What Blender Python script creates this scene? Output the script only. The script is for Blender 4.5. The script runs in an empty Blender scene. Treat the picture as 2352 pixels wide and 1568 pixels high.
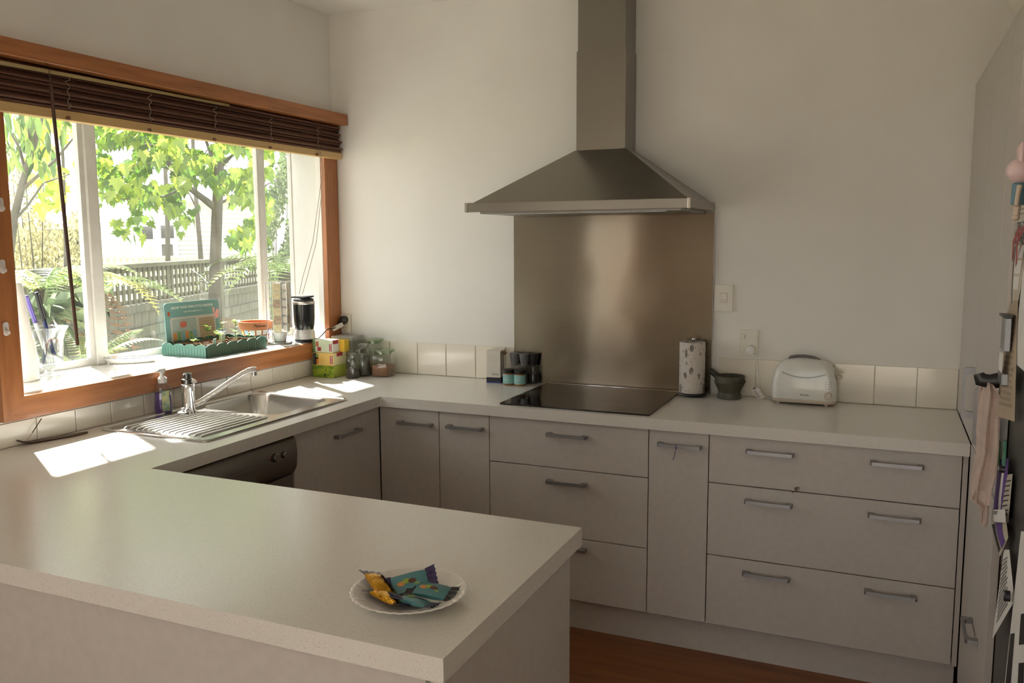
import bpy, bmesh, math, random
from mathutils import Vector, Matrix
random.seed(7)
S = bpy.context.scene
COL = S.collection
PI = math.pi

# ---------------------------------------------------------------- camera
CAM = Vector((2.5745, -3.6446, 1.5582)); YAW, PIT, ROL, FPX = -0.4125, -0.1185, -0.0048, 1957.98
FW = Vector((math.sin(YAW)*math.cos(PIT), math.cos(YAW)*math.cos(PIT), math.sin(PIT)))
RT = Vector((math.cos(YAW), -math.sin(YAW), 0)); UP = RT.cross(FW)
RT, UP = RT*math.cos(ROL)+UP*math.sin(ROL), UP*math.cos(ROL)-RT*math.sin(ROL)
cd = bpy.data.cameras.new('camera'); cam = bpy.data.objects.new('camera', cd); COL.objects.link(cam)
cd.sensor_fit = 'HORIZONTAL'; cd.sensor_width = 36; cd.lens = 36*FPX/2352; cd.clip_start = .05; cd.clip_end = 200
cam.matrix_world = Matrix(((RT.x, UP.x, -FW.x, CAM.x), (RT.y, UP.y, -FW.y, CAM.y), (RT.z, UP.z, -FW.z, CAM.z), (0, 0, 0, 1)))
S.camera = cam

# ---------------------------------------------------------------- light
w = bpy.data.worlds.new('hazy_sky'); S.world = w; w.use_nodes = True
bg = w.node_tree.nodes['Background']; bg.inputs[0].default_value = (.985, .985, .985, 1); bg.inputs[1].default_value = 2.3
sd = bpy.data.lights.new('sun', 'SUN'); sd.energy = 26; sd.angle = math.radians(1.6); sd.color = (1, .97, .92)
sun = bpy.data.objects.new('sun', sd); COL.objects.link(sun); sun.location = (-8, 2, 12)
sun.rotation_euler = Vector((.70, -.385, -1)).to_track_quat('-Z', 'Y').to_euler()
S.view_settings.view_transform = 'Standard'; S.view_settings.look = 'None'; S.view_settings.gamma = 1
S.view_settings.exposure = 0.47
S.view_settings.use_curve_mapping = False
cy = S.cycles
cy.max_bounces = 14; cy.diffuse_bounces = 9; cy.glossy_bounces = 6; cy.transmission_bounces = 10; cy.transparent_max_bounces = 24
cy.sample_clamp_indirect = 20; cy.caustics_reflective = False; cy.caustics_refractive = False
cy.use_denoising = True

# ---------------------------------------------------------------- where a thing stands: a sight line cut by a plane of the room
def ray(u, v): return FW + RT*((u-1176)/FPX) + UP*((784-v)/FPX)
def on(ax, val, u, v):
    d = ray(u, v); return CAM + d*((val-CAM[ax])/d[ax])
def onx(val, u, v): return on(0, val, u, v)
def ony(val, u, v): return on(1, val, u, v)
def onz(val, u, v): return on(2, val, u, v)
def dep(d, u, v): return CAM + ray(u, v)*d

# ---------------------------------------------------------------- materials
MATS = {}
def lin(c): return tuple(((x/255+.055)/1.055)**2.4 if x > 10.3 else x/255/12.92 for x in c)
def new(name):
    m = bpy.data.materials.new(name); m.use_nodes = True; MATS[name] = m
    nt = m.node_tree; return m, nt, nt.nodes['Principled BSDF']
def nd(nt, t, **k):
    n = nt.nodes.new(t)
    for a, b in k.items():
        if a in n.inputs.keys() if isinstance(a, str) else False: n.inputs[a].default_value = b
        else: setattr(n, a, b)
    return n
def c4(c): return (c[0], c[1], c[2], 1)
def M(name, col, rough=.5, metal=0, vary=.06, scale=12, col2=None, bump=0, bscale=60, stretch=(1, 1, 1), spec=.5, coat=0, trans=0, ramp=(.35, .65), det=4):
    if name in MATS: return MATS[name]
    m, nt, b = new(name); L = nt.links.new
    tc = nd(nt, 'ShaderNodeTexCoord'); mp = nd(nt, 'ShaderNodeMapping'); L(tc.outputs['Object'], mp.inputs[0]); mp.inputs['Scale'].default_value = stretch
    nz = nd(nt, 'ShaderNodeTexNoise'); nz.inputs['Scale'].default_value = scale; nz.inputs['Detail'].default_value = det; L(mp.outputs[0], nz.inputs['Vector'])
    r = nd(nt, 'ShaderNodeValToRGB'); L(nz.outputs['Fac'], r.inputs[0])
    a = col2 if col2 else tuple(x*(1-vary) for x in col); c = col if col2 else tuple(min(1, x*(1+vary)) for x in col)
    r.color_ramp.elements[0].color = c4(a); r.color_ramp.elements[1].color = c4(c); r.color_ramp.elements[0].position, r.color_ramp.elements[1].position = ramp
    L(r.outputs[0], b.inputs['Base Color'])
    b.inputs['Roughness'].default_value = rough; b.inputs['Metallic'].default_value = metal; b.inputs['Specular IOR Level'].default_value = spec
    b.inputs['Coat Weight'].default_value = coat; b.inputs['Transmission Weight'].default_value = trans
    if bump:
        n2 = nd(nt, 'ShaderNodeTexNoise'); n2.inputs['Scale'].default_value = bscale; L(mp.outputs[0], n2.inputs['Vector'])
        bp = nd(nt, 'ShaderNodeBump'); bp.inputs['Strength'].default_value = bump; bp.inputs['Distance'].default_value = .01
        L(n2.outputs['Fac'], bp.inputs['Height']); L(bp.outputs[0], b.inputs['Normal'])
    return m
def glassy(name, tint=(1, 1, 1), refl=.06, rough=.0, haze=0.0, power=4):
    """thin clear sheet or vessel wall: clear straight through, a mirror by its angle, a faint scatter for glare haze"""
    m, nt, b = new(name); L = nt.links.new; nt.nodes.remove(b)
    out = nt.nodes['Material Output']
    tr = nd(nt, 'ShaderNodeBsdfTransparent'); tr.inputs[0].default_value = c4(tint)
    gl = nd(nt, 'ShaderNodeBsdfGlossy'); gl.inputs['Roughness'].default_value = rough
    lw = nd(nt, 'ShaderNodeLayerWeight'); lw.inputs['Blend'].default_value = .5
    pw = nd(nt, 'ShaderNodeMath', operation='POWER'); pw.inputs[1].default_value = power; L(lw.outputs['Facing'], pw.inputs[0])
    ma = nd(nt, 'ShaderNodeMath', operation='MULTIPLY_ADD'); ma.inputs[1].default_value = .8; ma.inputs[2].default_value = refl*.6; L(pw.outputs[0], ma.inputs[0])
    mx = nd(nt, 'ShaderNodeMixShader'); L(ma.outputs[0], mx.inputs[0]); L(tr.outputs[0], mx.inputs[1]); L(gl.outputs[0], mx.inputs[2])
    last = mx
    if haze:
        df = nd(nt, 'ShaderNodeBsdfTranslucent'); df.inputs[0].default_value = (.9, .9, .88, 1)
        nz = nd(nt, 'ShaderNodeTexNoise'); nz.inputs['Scale'].default_value = 7; nz.inputs['Detail'].default_value = 5
        tc = nd(nt, 'ShaderNodeTexCoord'); L(tc.outputs['Object'], nz.inputs['Vector'])
        mu = nd(nt, 'ShaderNodeMath', operation='MULTIPLY'); mu.inputs[1].default_value = haze*2; L(nz.outputs['Fac'], mu.inputs[0])
        m2 = nd(nt, 'ShaderNodeMixShader'); L(mu.outputs[0], m2.inputs[0]); L(mx.outputs[0], m2.inputs[1]); L(df.outputs[0], m2.inputs[2]); last = m2
    L(last.outputs[0], out.inputs[0]); return m
def leafy(name, col, col2, trans=.5, scale=3):
    m, nt, b = new(name); L = nt.links.new; nt.nodes.remove(b); out = nt.nodes['Material Output']
    oi = nd(nt, 'ShaderNodeObjectInfo'); tc = nd(nt, 'ShaderNodeTexCoord')
    ge = nd(nt, 'ShaderNodeNewGeometry')
    nz = nd(nt, 'ShaderNodeTexNoise'); nz.inputs['Scale'].default_value = scale; L(ge.outputs['Position'], nz.inputs['Vector'])
    ad = nd(nt, 'ShaderNodeMath', operation='ADD'); L(nz.outputs['Fac'], ad.inputs[0])
    rm = nd(nt, 'ShaderNodeMath', operation='MULTIPLY'); rm.inputs[1].default_value = .45
    sb = nd(nt, 'ShaderNodeMath', operation='SUBTRACT'); sb.inputs[1].default_value = .5; L(oi.outputs['Random'], sb.inputs[0]); L(sb.outputs[0], rm.inputs[0]); L(rm.outputs[0], ad.inputs[1])
    r = nd(nt, 'ShaderNodeValToRGB'); r.color_ramp.elements[0].position = .3; r.color_ramp.elements[1].position = .7
    r.color_ramp.elements[0].color = c4(col); r.color_ramp.elements[1].color = c4(col2); L(ad.outputs[0], r.inputs[0])
    d = nd(nt, 'ShaderNodeBsdfDiffuse'); t = nd(nt, 'ShaderNodeBsdfTranslucent'); L(r.outputs[0], d.inputs[0]); L(r.outputs[0], t.inputs[0])
    mx = nd(nt, 'ShaderNodeMixShader'); mx.inputs[0].default_value = trans; L(d.outputs[0], mx.inputs[1]); L(t.outputs[0], mx.inputs[2])
    g = nd(nt, 'ShaderNodeBsdfGlossy'); g.inputs['Roughness'].default_value = .45
    m2 = nd(nt, 'ShaderNodeMixShader'); m2.inputs[0].default_value = .06; L(mx.outputs[0], m2.inputs[1]); L(g.outputs[0], m2.inputs[2]); L(m2.outputs[0], out.inputs[0])
    return m
def wood(name, c1, c2, axis=1, rough=.4, scale=6, coat=.1):
    st = [9, 9, 9]; st[axis] = .7
    return M(name, c1, rough, col2=c2, scale=scale, stretch=tuple(st), bump=.03, bscale=25, coat=coat, ramp=(.3, .7), det=8)
def steel(name, col, rough=.3, along=2, aniso=.0, wob=0.0, brush=.06, fine=220):
    """brushed steel, the brushing runs along one axis; wob is the slow waviness of thin sheet"""
    m, nt, b = new(name); L = nt.links.new
    tc = nd(nt, 'ShaderNodeTexCoord'); mp = nd(nt, 'ShaderNodeMapping'); L(tc.outputs['Object'], mp.inputs[0])
    st = [fine]*3; st[along] = 2; mp.inputs['Scale'].default_value = st
    nz = nd(nt, 'ShaderNodeTexNoise'); nz.inputs['Scale'].default_value = 1; nz.inputs['Detail'].default_value = 3; L(mp.outputs[0], nz.inputs['Vector'])
    r = nd(nt, 'ShaderNodeValToRGB'); L(nz.outputs['Fac'], r.inputs[0]); r.color_ramp.elements[0].color = c4([x*.93 for x in col]); r.color_ramp.elements[1].color = c4([x*1.05 for x in col])
    L(r.outputs[0], b.inputs['Base Color']); b.inputs['Metallic'].default_value = 1; b.inputs['Roughness'].default_value = rough
    bp = nd(nt, 'ShaderNodeBump'); bp.inputs['Strength'].default_value = brush; bp.inputs['Distance'].default_value = .002; L(nz.outputs['Fac'], bp.inputs['Height'])
    if wob:
        n2 = nd(nt, 'ShaderNodeTexNoise'); n2.inputs['Scale'].default_value = 3.0; n2.inputs['Detail'].default_value = 1; L(tc.outputs['Object'], n2.inputs['Vector'])
        b2 = nd(nt, 'ShaderNodeBump'); b2.inputs['Strength'].default_value = wob; b2.inputs['Distance'].default_value = .05; L(n2.outputs['Fac'], b2.inputs['Height']); L(bp.outputs[0], b2.inputs['Normal']); L(b2.outputs[0], b.inputs['Normal'])
    else: L(bp.outputs[0], b.inputs['Normal'])
    b.inputs['Anisotropic'].default_value = aniso
    if aniso:
        tg = nd(nt, 'ShaderNodeTangent'); tg.direction_type = 'UV_MAP'; tg.uv_map = 'brushing'; L(tg.outputs[0], b.inputs['Tangent'])
    return m
def spots(name, base, layers, rough=.5, spec=.5):
    """a ground colour with flecks: layers of (cell scale, fleck size, colour, share, stretch)"""
    m, nt, b = new(name); L = nt.links.new
    tc = nd(nt, 'ShaderNodeTexCoord'); prev = None
    for sc, size, col, share, st in layers:
        mp = nd(nt, 'ShaderNodeMapping'); L(tc.outputs['Object'], mp.inputs[0]); mp.inputs['Scale'].default_value = st
        vo = nd(nt, 'ShaderNodeTexVoronoi'); vo.inputs['Scale'].default_value = sc; L(mp.outputs[0], vo.inputs['Vector'])
        lt = nd(nt, 'ShaderNodeMath', operation='LESS_THAN'); lt.inputs[1].default_value = size; L(vo.outputs['Distance'], lt.inputs[0])
        sx = nd(nt, 'ShaderNodeSeparateColor'); L(vo.outputs['Color'], sx.inputs[0])
        l2 = nd(nt, 'ShaderNodeMath', operation='LESS_THAN'); l2.inputs[1].default_value = share; L(sx.outputs[0], l2.inputs[0])
        mu = nd(nt, 'ShaderNodeMath', operation='MULTIPLY'); L(lt.outputs[0], mu.inputs[0]); L(l2.outputs[0], mu.inputs[1])
        mx = nd(nt, 'ShaderNodeMix', data_type='RGBA'); L(mu.outputs[0], mx.inputs['Factor'])
        if prev: L(prev, mx.inputs['A'])
        else: mx.inputs['A'].default_value = c4(base)
        mx.inputs['B'].default_value = c4(col); prev = mx.outputs['Result']
    L(prev, b.inputs['Base Color']); b.inputs['Roughness'].default_value = rough; b.inputs['Specular IOR Level'].default_value = spec
    return m

WALL = M('wall_paint', (.80, .79, .757), .75, vary=.02, scale=3, bump=.02, bscale=300, spec=.2)
CEIL = M('ceiling_paint', (.82, .807, .772), .85, vary=.02, scale=3, spec=.2)
LAM = M('cabinet_laminate', (.555, .523, .49), .42, vary=.03, scale=40, bump=.01, bscale=500)
LAMIN = M('cabinet_carcass_edge', (.10, .06, .04), .7)
BENCH = spots('speckled_benchtop', (.72, .704, .665), [(300, .26, (.58, .545, .48), .45, (1, 1, 1)), (190, .18, (.44, .40, .34), .22, (1, 1, 1)), (420, .3, (.80, .78, .72), .5, (1, 1, 1))], .25)
TILE = M('cream_tile', (.80, .755, .66), .12, vary=.03, scale=5, spec=.6)
SILLT = M('white_sill_tile', (.88, .87, .84), .08, vary=.02, scale=5, spec=.6)
GROUT = M('pale_grout', (.72, .68, .60), .9)
WOOD_Y = wood('oiled_rimu_along', (.46, .18, .058), (.30, .105, .032), 1)
WOOD_Z = wood('oiled_rimu_upright', (.46, .18, .058), (.30, .105, .032), 2)
WOOD_X = wood('oiled_rimu_lengthwise', (.46, .18, .058), (.30, .105, .032), 0)
FLOOR = wood('cork_brown_floor', (.26, .092, .028), (.16, .055, .018), 0, .45, 3)
ALU = M('white_powder_coat', (.62, .605, .56), .4)
REVEAL = M('reveal_white_paint', (.58, .565, .53), .6, vary=.02)
GLASS = glassy('window_pane_glass', (.97, .98, .97), .06, 0, .005)  # faint dusty scatter in the pane imitates the window's glare veil
STEEL_V = steel('brushed_steel_upright', (.29, .27, .235), .30, 0, .0, .0)
STEEL_S = steel('brushed_steel_sheet', (.33, .30, .24), .22, 0, .92, .09, .02)
STEEL_T = steel('polished_sink_steel', (.66, .65, .62), .22, 1)
CHROME = M('chrome', (.85, .85, .86), .07, 1, vary=0)
HANDLE = M('satin_nickel', (.40, .395, .41), .45, 1, vary=.03)
BLACKGL = M('black_ceramic_glass', (.012, .011, .011), .07, vary=.1, spec=.6)
BLACK = M('black_plastic', (.018, .018, .02), .35)
WHITEPL = M('white_plastic', (.80, .80, .78), .3, vary=.02)
IVORY = M('ivory_plastic', (.74, .71, .63), .35, vary=.02)
PAPER = M('white_paper', (.82, .82, .80), .8, vary=.03)
GREYPRINT = M('grey_print', (.30, .30, .30), .8)
JARGL = glassy('clear_jar_glass', (.92, .94, .92), .10, .02, 0, 2.5)
VASEGL = glassy('clear_vase_glass', (.90, .92, .91), .14, .0, 0, 1.8)

# ---------------------------------------------------------------- geometry helpers
I4 = Matrix.Identity(4)
def T(x, y, z): return Matrix.Translation((x, y, z))
def R(a, ax): return Matrix.Rotation(a, 4, ax)
def rrect(x0, x1, y0, y1, r, n=5):
    p = []
    for cx, cy_, a0 in ((x1-r, y1-r, 0), (x0+r, y1-r, 90), (x0+r, y0+r, 180), (x1-r, y0+r, 270)):
        for i in range(n+1):
            a = math.radians(a0+90*i/n); p.append((cx+r*math.cos(a), cy_+r*math.sin(a)))
    return p
class G:
    def __init__(s): s.bm = bmesh.new()
    def box(s, x0, x1, y0, y1, z0, z1, bv=0, m=I4, seg=1):
        r = bmesh.ops.create_cube(s.bm, size=1)['verts']
        bmesh.ops.transform(s.bm, matrix=m @ T((x0+x1)/2, (y0+y1)/2, (z0+z1)/2) @ Matrix.Diagonal((abs(x1-x0), abs(y1-y0), abs(z1-z0), 1)), verts=r)
        if bv:
            e = list({e for v in r for e in v.link_edges}); bmesh.ops.bevel(s.bm, geom=e, offset=bv, segments=seg, profile=.5, affect='EDGES')
        return s
    def loft(s, loops, caps=(True, True), m=I4, closed=True):
        vs = [[s.bm.verts.new(m @ Vector(p)) for p in l] for l in loops]; n = len(vs[0])
        for a, b in zip(vs, vs[1:]):
            for i in range(n if closed else n-1):
                j = (i+1) % n
                try: s.bm.faces.new((a[i], a[j], b[j], b[i]))
                except ValueError: pass
        for k, l in ((0, vs[0][::-1]), (1, vs[-1])):
            if caps[k] and closed:
                try: s.bm.faces.new(l)
                except ValueError: pass
        return s
    def lathe(s, prof, seg=24, m=I4, caps=(True, True), fl=None):
        loops = []
        for r, z in prof:
            r = max(r, 1e-5)
            loops.append([((r*(1+(fl(i/seg, r) if fl else 0)))*math.cos(2*PI*i/seg), (r*(1+(fl(i/seg, r) if fl else 0)))*math.sin(2*PI*i/seg), z) for i in range(seg)])
        return s.loft(loops, caps, m)
    def cyl(s, r, z0, z1, seg=20, m=I4): return s.lathe([(r, z0), (r, z1)], seg, m)
    def tube(s, pts, r, seg=8, closed=False, m=I4, flat=1):
        pts = [Vector(p) for p in pts]; n = len(pts); loops = []; up = None
        for i, p in enumerate(pts):
            t = ((pts[(i+1) % n] if (closed or i < n-1) else p)-(pts[i-1] if (closed or i) else p)).normalized()
            if up is None: up = t.orthogonal().normalized() if abs(t.z) > .95 else Vector((0, 0, 1)).cross(t).normalized()
            up = (up-t*up.dot(t)).normalized(); w_ = t.cross(up); rr = r[i] if isinstance(r, (list, tuple)) else r
            loops.append([p+up*rr*math.cos(2*PI*k/seg)+w_*rr*flat*math.sin(2*PI*k/seg) for k in range(seg)])
        if closed: loops.append(loops[0]); return s.loft(loops, (False, False), m)
        return s.loft(loops, (True, True), m)
    def prism(s, poly, z0, z1, m=I4): return s.loft([[(x, y, z0) for x, y in poly], [(x, y, z1) for x, y in poly]], (True, True), m)
    def ball(s, r, m=I4, u=14, v=8):
        k = bmesh.ops.create_uvsphere(s.bm, u_segments=u, v_segments=v, radius=r)['verts']; bmesh.ops.transform(s.bm, matrix=m, verts=k); return s
    def quad(s, *p): s.bm.faces.new([s.bm.verts.new(Vector(q)) for q in p]); return s
    def sheet(s, rows, th=0):
        """a grid of points, given thickness th along z of its normal when th is set"""
        vs = [[s.bm.verts.new(Vector(p)) for p in r] for r in rows]
        f = [s.bm.faces.new((a[i], a[i+1], b[i+1], b[i])) for a, b in zip(vs, vs[1:]) for i in range(len(a)-1)]
        if th: bmesh.ops.recalc_face_normals(s.bm, faces=f); bmesh.ops.solidify(s.bm, geom=f, thickness=th)
        return s
    def plate(s, outer, holes, z0, z1):
        """a flat slab with an outline and holes"""
        for z in (z0, z1):
            ed = []
            for lp in [outer]+holes:
                vs = [s.bm.verts.new((x, y, z)) for x, y in lp]
                ed += [s.bm.edges.new((vs[i], vs[(i+1) % len(vs)])) for i in range(len(vs))]
            bmesh.ops.triangle_fill(s.bm, use_beauty=True, use_dissolve=False, edges=ed)
        for lp in [outer]+holes:
            s.loft([[(x, y, z0) for x, y in lp], [(x, y, z1) for x, y in lp]], (False, False))
        bmesh.ops.remove_doubles(s.bm, verts=s.bm.verts, dist=1e-5); return s
    def mesh(s, name, mat=None, smooth=None):
        bmesh.ops.recalc_face_normals(s.bm, faces=s.bm.faces)
        me = bpy.data.meshes.new(name); s.bm.to_mesh(me); s.bm.free()
        if mat: me.materials.append(mat)
        if smooth is not None and len(me.polygons):
            me.polygons.foreach_set('use_smooth', [True]*len(me.polygons))
            if smooth < 180: me.set_sharp_from_angle(angle=math.radians(smooth))
        return me
    def obj(s, name, mat, parent=None, smooth=35, label=None): return link(name, s.mesh(name, mat, smooth), parent, label)
def link(name, me, parent=None, label=None, mw=None):
    o = bpy.data.objects.new(name, me); COL.objects.link(o)
    if parent: o.parent = parent
    if mw is not None: o.matrix_local = mw
    if label: o['label'] = label
    return o
def tag(o, label, cat, group=None, kind=None):
    o['label'] = label; o['category'] = cat
    if group: o['group'] = group
    if kind: o['kind'] = kind
    return o
def thing(name, label, cat, loc=(0, 0, 0), rz=0, group=None):
    o = bpy.data.objects.new(name, None); COL.objects.link(o); o.location = loc; o.rotation_euler = (0, 0, rz); o.empty_display_size = .05
    return tag(o, label, cat, group)
def struct(o, label=None):
    o['kind'] = 'structure'
    if label: o['label'] = label
    return o
def frame(name, loc=(0, 0, 0)):
    o = bpy.data.objects.new(name, None); COL.objects.link(o); o.location = loc; o['kind'] = 'structure'; o.empty_display_size = .05; return o
def copies(o, parent=None):
    c = o.copy(); COL.objects.link(c); c.parent = parent
    for ch in list(o.children): copies(ch, c)
    return c
def text(name, body, size, mat, parent, m, align='CENTER', ext=.0003):
    cu = bpy.data.curves.new(name, 'FONT'); cu.body = body; cu.size = size; cu.align_x = align; cu.align_y = 'CENTER'; cu.extrude = ext; cu.resolution_u = 2
    q = bpy.data.objects.new('lettering_source', cu); COL.objects.link(q); bpy.context.view_layer.update()
    me = bpy.data.meshes.new_from_object(q.evaluated_get(bpy.context.evaluated_depsgraph_get())); bpy.data.objects.remove(q)
    me.materials.clear(); me.materials.append(mat); o = link(name, me, parent, mw=m); return o
def wm(t): return T(*t.location) @ t.rotation_euler.to_matrix().to_4x4()
def adopt(o, t): o.parent = t; o.matrix_parent_inverse = wm(t).inverted(); return o
FRONT = R(PI/2, 'X')            # a thing drawn in x and y stands up facing -y
def wallslab(axis, at0, at1, spans, holes):
    """a wall with openings: spans (a0,a1,z0,z1), holes the same, thickness between at0 and at1 on axis"""
    g = G(); A = sorted({spans[0], spans[1], *[h[i] for h in holes for i in (0, 1)]}); Z = sorted({spans[2], spans[3], *[h[i] for h in holes for i in (2, 3)]})
    for a, b in zip(A, A[1:]):
        for c, d in zip(Z, Z[1:]):
            ma, mz = (a+b)/2, (c+d)/2
            if any(h[0] < ma < h[1] and h[2] < mz < h[3] for h in holes): continue
            if axis == 'x': g.box(at0, at1, a, b, c, d)
            else: g.box(a, b, at0, at1, c, d)
    bmesh.ops.remove_doubles(g.bm, verts=g.bm.verts, dist=1e-5)
    return g
# ================================================================ THE SETTING
ZC = 2.66; XR = 3.45; YR = -6.2; SZ = 1.066      # ceiling, right wall, rear wall, window sill
HEAD = 2.06; WY0, WY1 = -1.78, -.11              # the kitchen window's opening in the left wall
GX = -.33                                        # its glass stands this far out
struct(G().box(-.03, XR, YR, .12, -.08, 0).obj('floor', FLOOR), 'red brown cork floor')
struct(G().box(-.03, XR+.1, YR, .12, ZC, ZC+.1).obj('ceiling', CEIL), 'off white ceiling')
wb = struct(G().box(0, XR, 0, .12, 0, ZC).obj('wall_back', WALL), 'cream painted wall behind the cooktop')
wl = struct(wallslab('x', -.03, 0, (YR, .0, 0, ZC), [(WY0, WY1, SZ-.02, HEAD), (-5.5, -4.0, .5, 2.2)]).obj('wall_left', WALL), 'cream painted wall around the window')
struct(G().box(XR, XR+.1, YR, .12, 0, ZC).obj('wall_right', WALL), 'cream painted wall behind the tall cupboards')
struct(wallslab('y', YR-.1, YR, (-.03, XR, 0, ZC), [(1.4, 3.2, 0, 2.15)]).obj('wall_rear', WALL), 'cream painted wall with the glass door')
# splash tiles
tm = G().box(.0015, .1525, -.006, 0, .0015, .1575, bv=.0015).mesh('tile', TILE, 35)
for i in range(-1, 7): 
    x = .472-.1595*3+i*.1595
    if .0 <= x < .99 : link('tile', tm, wb, mw=T(x, -.0005, .90) @ Matrix.Diagonal((1.035, 1, 1, 1)))
for i in range(7):
    x = 1.913+i*.1555-(.1555-(2.552-1.913) % .1555) if i == 0 else 2.552-.1527*4+(i-1)*.1527
    if 1.9 < x < 2.84: link('tile', tm, wb, mw=T(x, -.0005, .90) @ Matrix.Diagonal((min(1, (2.849-x)/.1545), 1, 1, 1)))
tl = G().box(0, .005, .0015, .1485, .001, .079, bv=.0012).mesh('tile', TILE, 35)
for i in range(14):
    y = -1.726-.15*2+i*.15
    if y < -.08: link('tile', tl, wl, mw=T(.0005, y, .9) @ Matrix.Diagonal((1, min(1, (-.004-y)/.1495), 1, 1)))
# the kitchen window: a box bay with splayed cheeks
w1 = frame('window_1', (0, 0, 0)); w1['label'] = 'white framed kitchen window over the sink'
FAR = [(0, WY1), (GX, .082), (GX, -1.97), (0, WY0)]
G().prism([(.0, WY1), (GX-.04, .12), (GX-.04, -2.02), (.0, WY0)], SZ-.04, SZ-.004).obj('sill', GROUT, w1)
G().prism([(.0, WY1), (GX-.04, .12), (GX-.04, -2.02), (.0, WY0)], HEAD, HEAD+.04).obj('head_lining', REVEAL, w1)
for a, b, s in ((FAR[0], FAR[1], 1), (FAR[3], FAR[2], -1)):
    G().prism([a, b, (b[0], b[1]+.05*s), (a[0]-.03, a[1]+.05*s)], SZ-.04, HEAD+.04).obj('reveal', REVEAL, w1)
st = G().box(.001, .1525, .001, .1525, 0, .006, bv=.0015).mesh('tile', SILLT, 35)
for i in range(3):
    for j in range(12):
        y = WY0+.004+j*.1545; x = -.158-i*.1545; k = 1.0
        if x < GX+.02: k = (GX+.02-(x+.1545))/-.1545; x = GX+.02
        if y < WY1-.02: link('tile', st, w1, mw=T(x, y, SZ-.006) @ Matrix.Diagonal((k, min(1, (WY1-y)/.154), 1, 1)))
def pane(name, y0, y1, fr, z0=SZ, z1=HEAD, x=GX):
    p = G().plate([(y0, z0), (y1, z0), (y1, z1), (y0, z1)], [[(y0+fr, z0+.03), (y1-fr, z0+.03), (y1-fr, z1-fr), (y0+fr, z1-fr)]], -.012, .012).obj(name, ALU, w1)
    p.matrix_local = T(x, 0, 0) @ Matrix(((0, 0, 1, 0), (1, 0, 0, 0), (0, 1, 0, 0), (0, 0, 0, 1)))
    g = G().box(x-.003, x+.003, y0+fr-.004, y1-fr+.004, z0+.026, z1-fr+.004).obj('pane', GLASS, w1); return p
pane('sash', -1.968, -1.206, .022); pane('window_frame', -1.155, -.186, .010); pane('window_frame', -.150, .080, .010)
G().box(GX-.02, GX+.022, -1.2055, -1.1555, SZ, HEAD, bv=.003).obj('mullion', ALU, w1)
G().box(GX-.02, GX+.015, -.1855, -.1505, SZ, HEAD, bv=.003).obj('mullion', ALU, w1)
# timber trim
struct(G().prism([(WY0, SZ-.004), (WY0-.075, SZ-.078), (0-.003, SZ-.078), (-.003, SZ-.004)], 0, .028).obj('trim_1', WOOD_X), 'oiled timber board under the window').matrix_world = Matrix(((0, 0, 1, .0005), (1, 0, 0, 0), (0, 1, 0, 0), (0, 0, 0, 1)))
struct(G().prism([(WY0, SZ-.004), (WY0, 2.12), (WY0-.075, 2.12), (WY0-.075, SZ-.078)], 0, .028).obj('trim_2', WOOD_Y), 'oiled timber upright at the near side of the window').matrix_world = Matrix(((0, 0, 1, .0005), (1, 0, 0, 0), (0, 1, 0, 0), (0, 0, 0, 1)))
struct(G().box(.0005, .028, WY1, -.004, SZ-.003, 2.12, bv=.002).obj('trim_3', WOOD_Z), 'oiled timber upright in the corner by the socket')
struct(G().box(.0005, .10, -1.98, -.008, 2.125, 2.178, bv=.002).obj('trim_4', WOOD_Y), 'oiled timber ledge above the blind')
# the rest of the room behind the camera
w2 = frame('window_2'); w2['label'] = 'living room window'
G().plate([(-5.5, .5), (-4.0, .5), (-4.0, 2.2), (-5.5, 2.2)], [[(-5.45, .55), (-4.78, .55), (-4.78, 2.15), (-5.45, 2.15)], [(-4.72, .55), (-4.05, .55), (-4.05, 2.15), (-4.72, 2.15)]], -.03, .03).obj('window_frame', WOOD_Z, w2).matrix_local = Matrix(((0, 0, 1, 0), (1, 0, 0, 0), (0, 1, 0, 0), (0, 0, 0, 1)))
G().box(-.004, .004, -5.46, -4.04, .54, 2.16).obj('pane', GLASS, w2)
d1 = frame('door_1'); d1['label'] = 'glass sliding door'
G().plate([(1.4, 0), (3.2, 0), (3.2, 2.15), (1.4, 2.15)], [[(1.46, .06), (2.27, .06), (2.27, 2.09), (1.46, 2.09)], [(2.33, .06), (3.14, .06), (3.14, 2.09), (2.33, 2.09)]], -.03, .03).obj('door_frame', ALU, d1).matrix_local = T(0, YR-.05, 0) @ FRONT
G().box(1.45, 3.15, YR-.054, YR-.046, .05, 2.1).obj('pane', GLASS, d1)
struct(G().box(-.64, -.03, -9, 4, 2.56, 2.66).obj('roof_eave', M('painted_soffit', (.75, .73, .68), .7)), 'white roof eave over the window')

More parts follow.
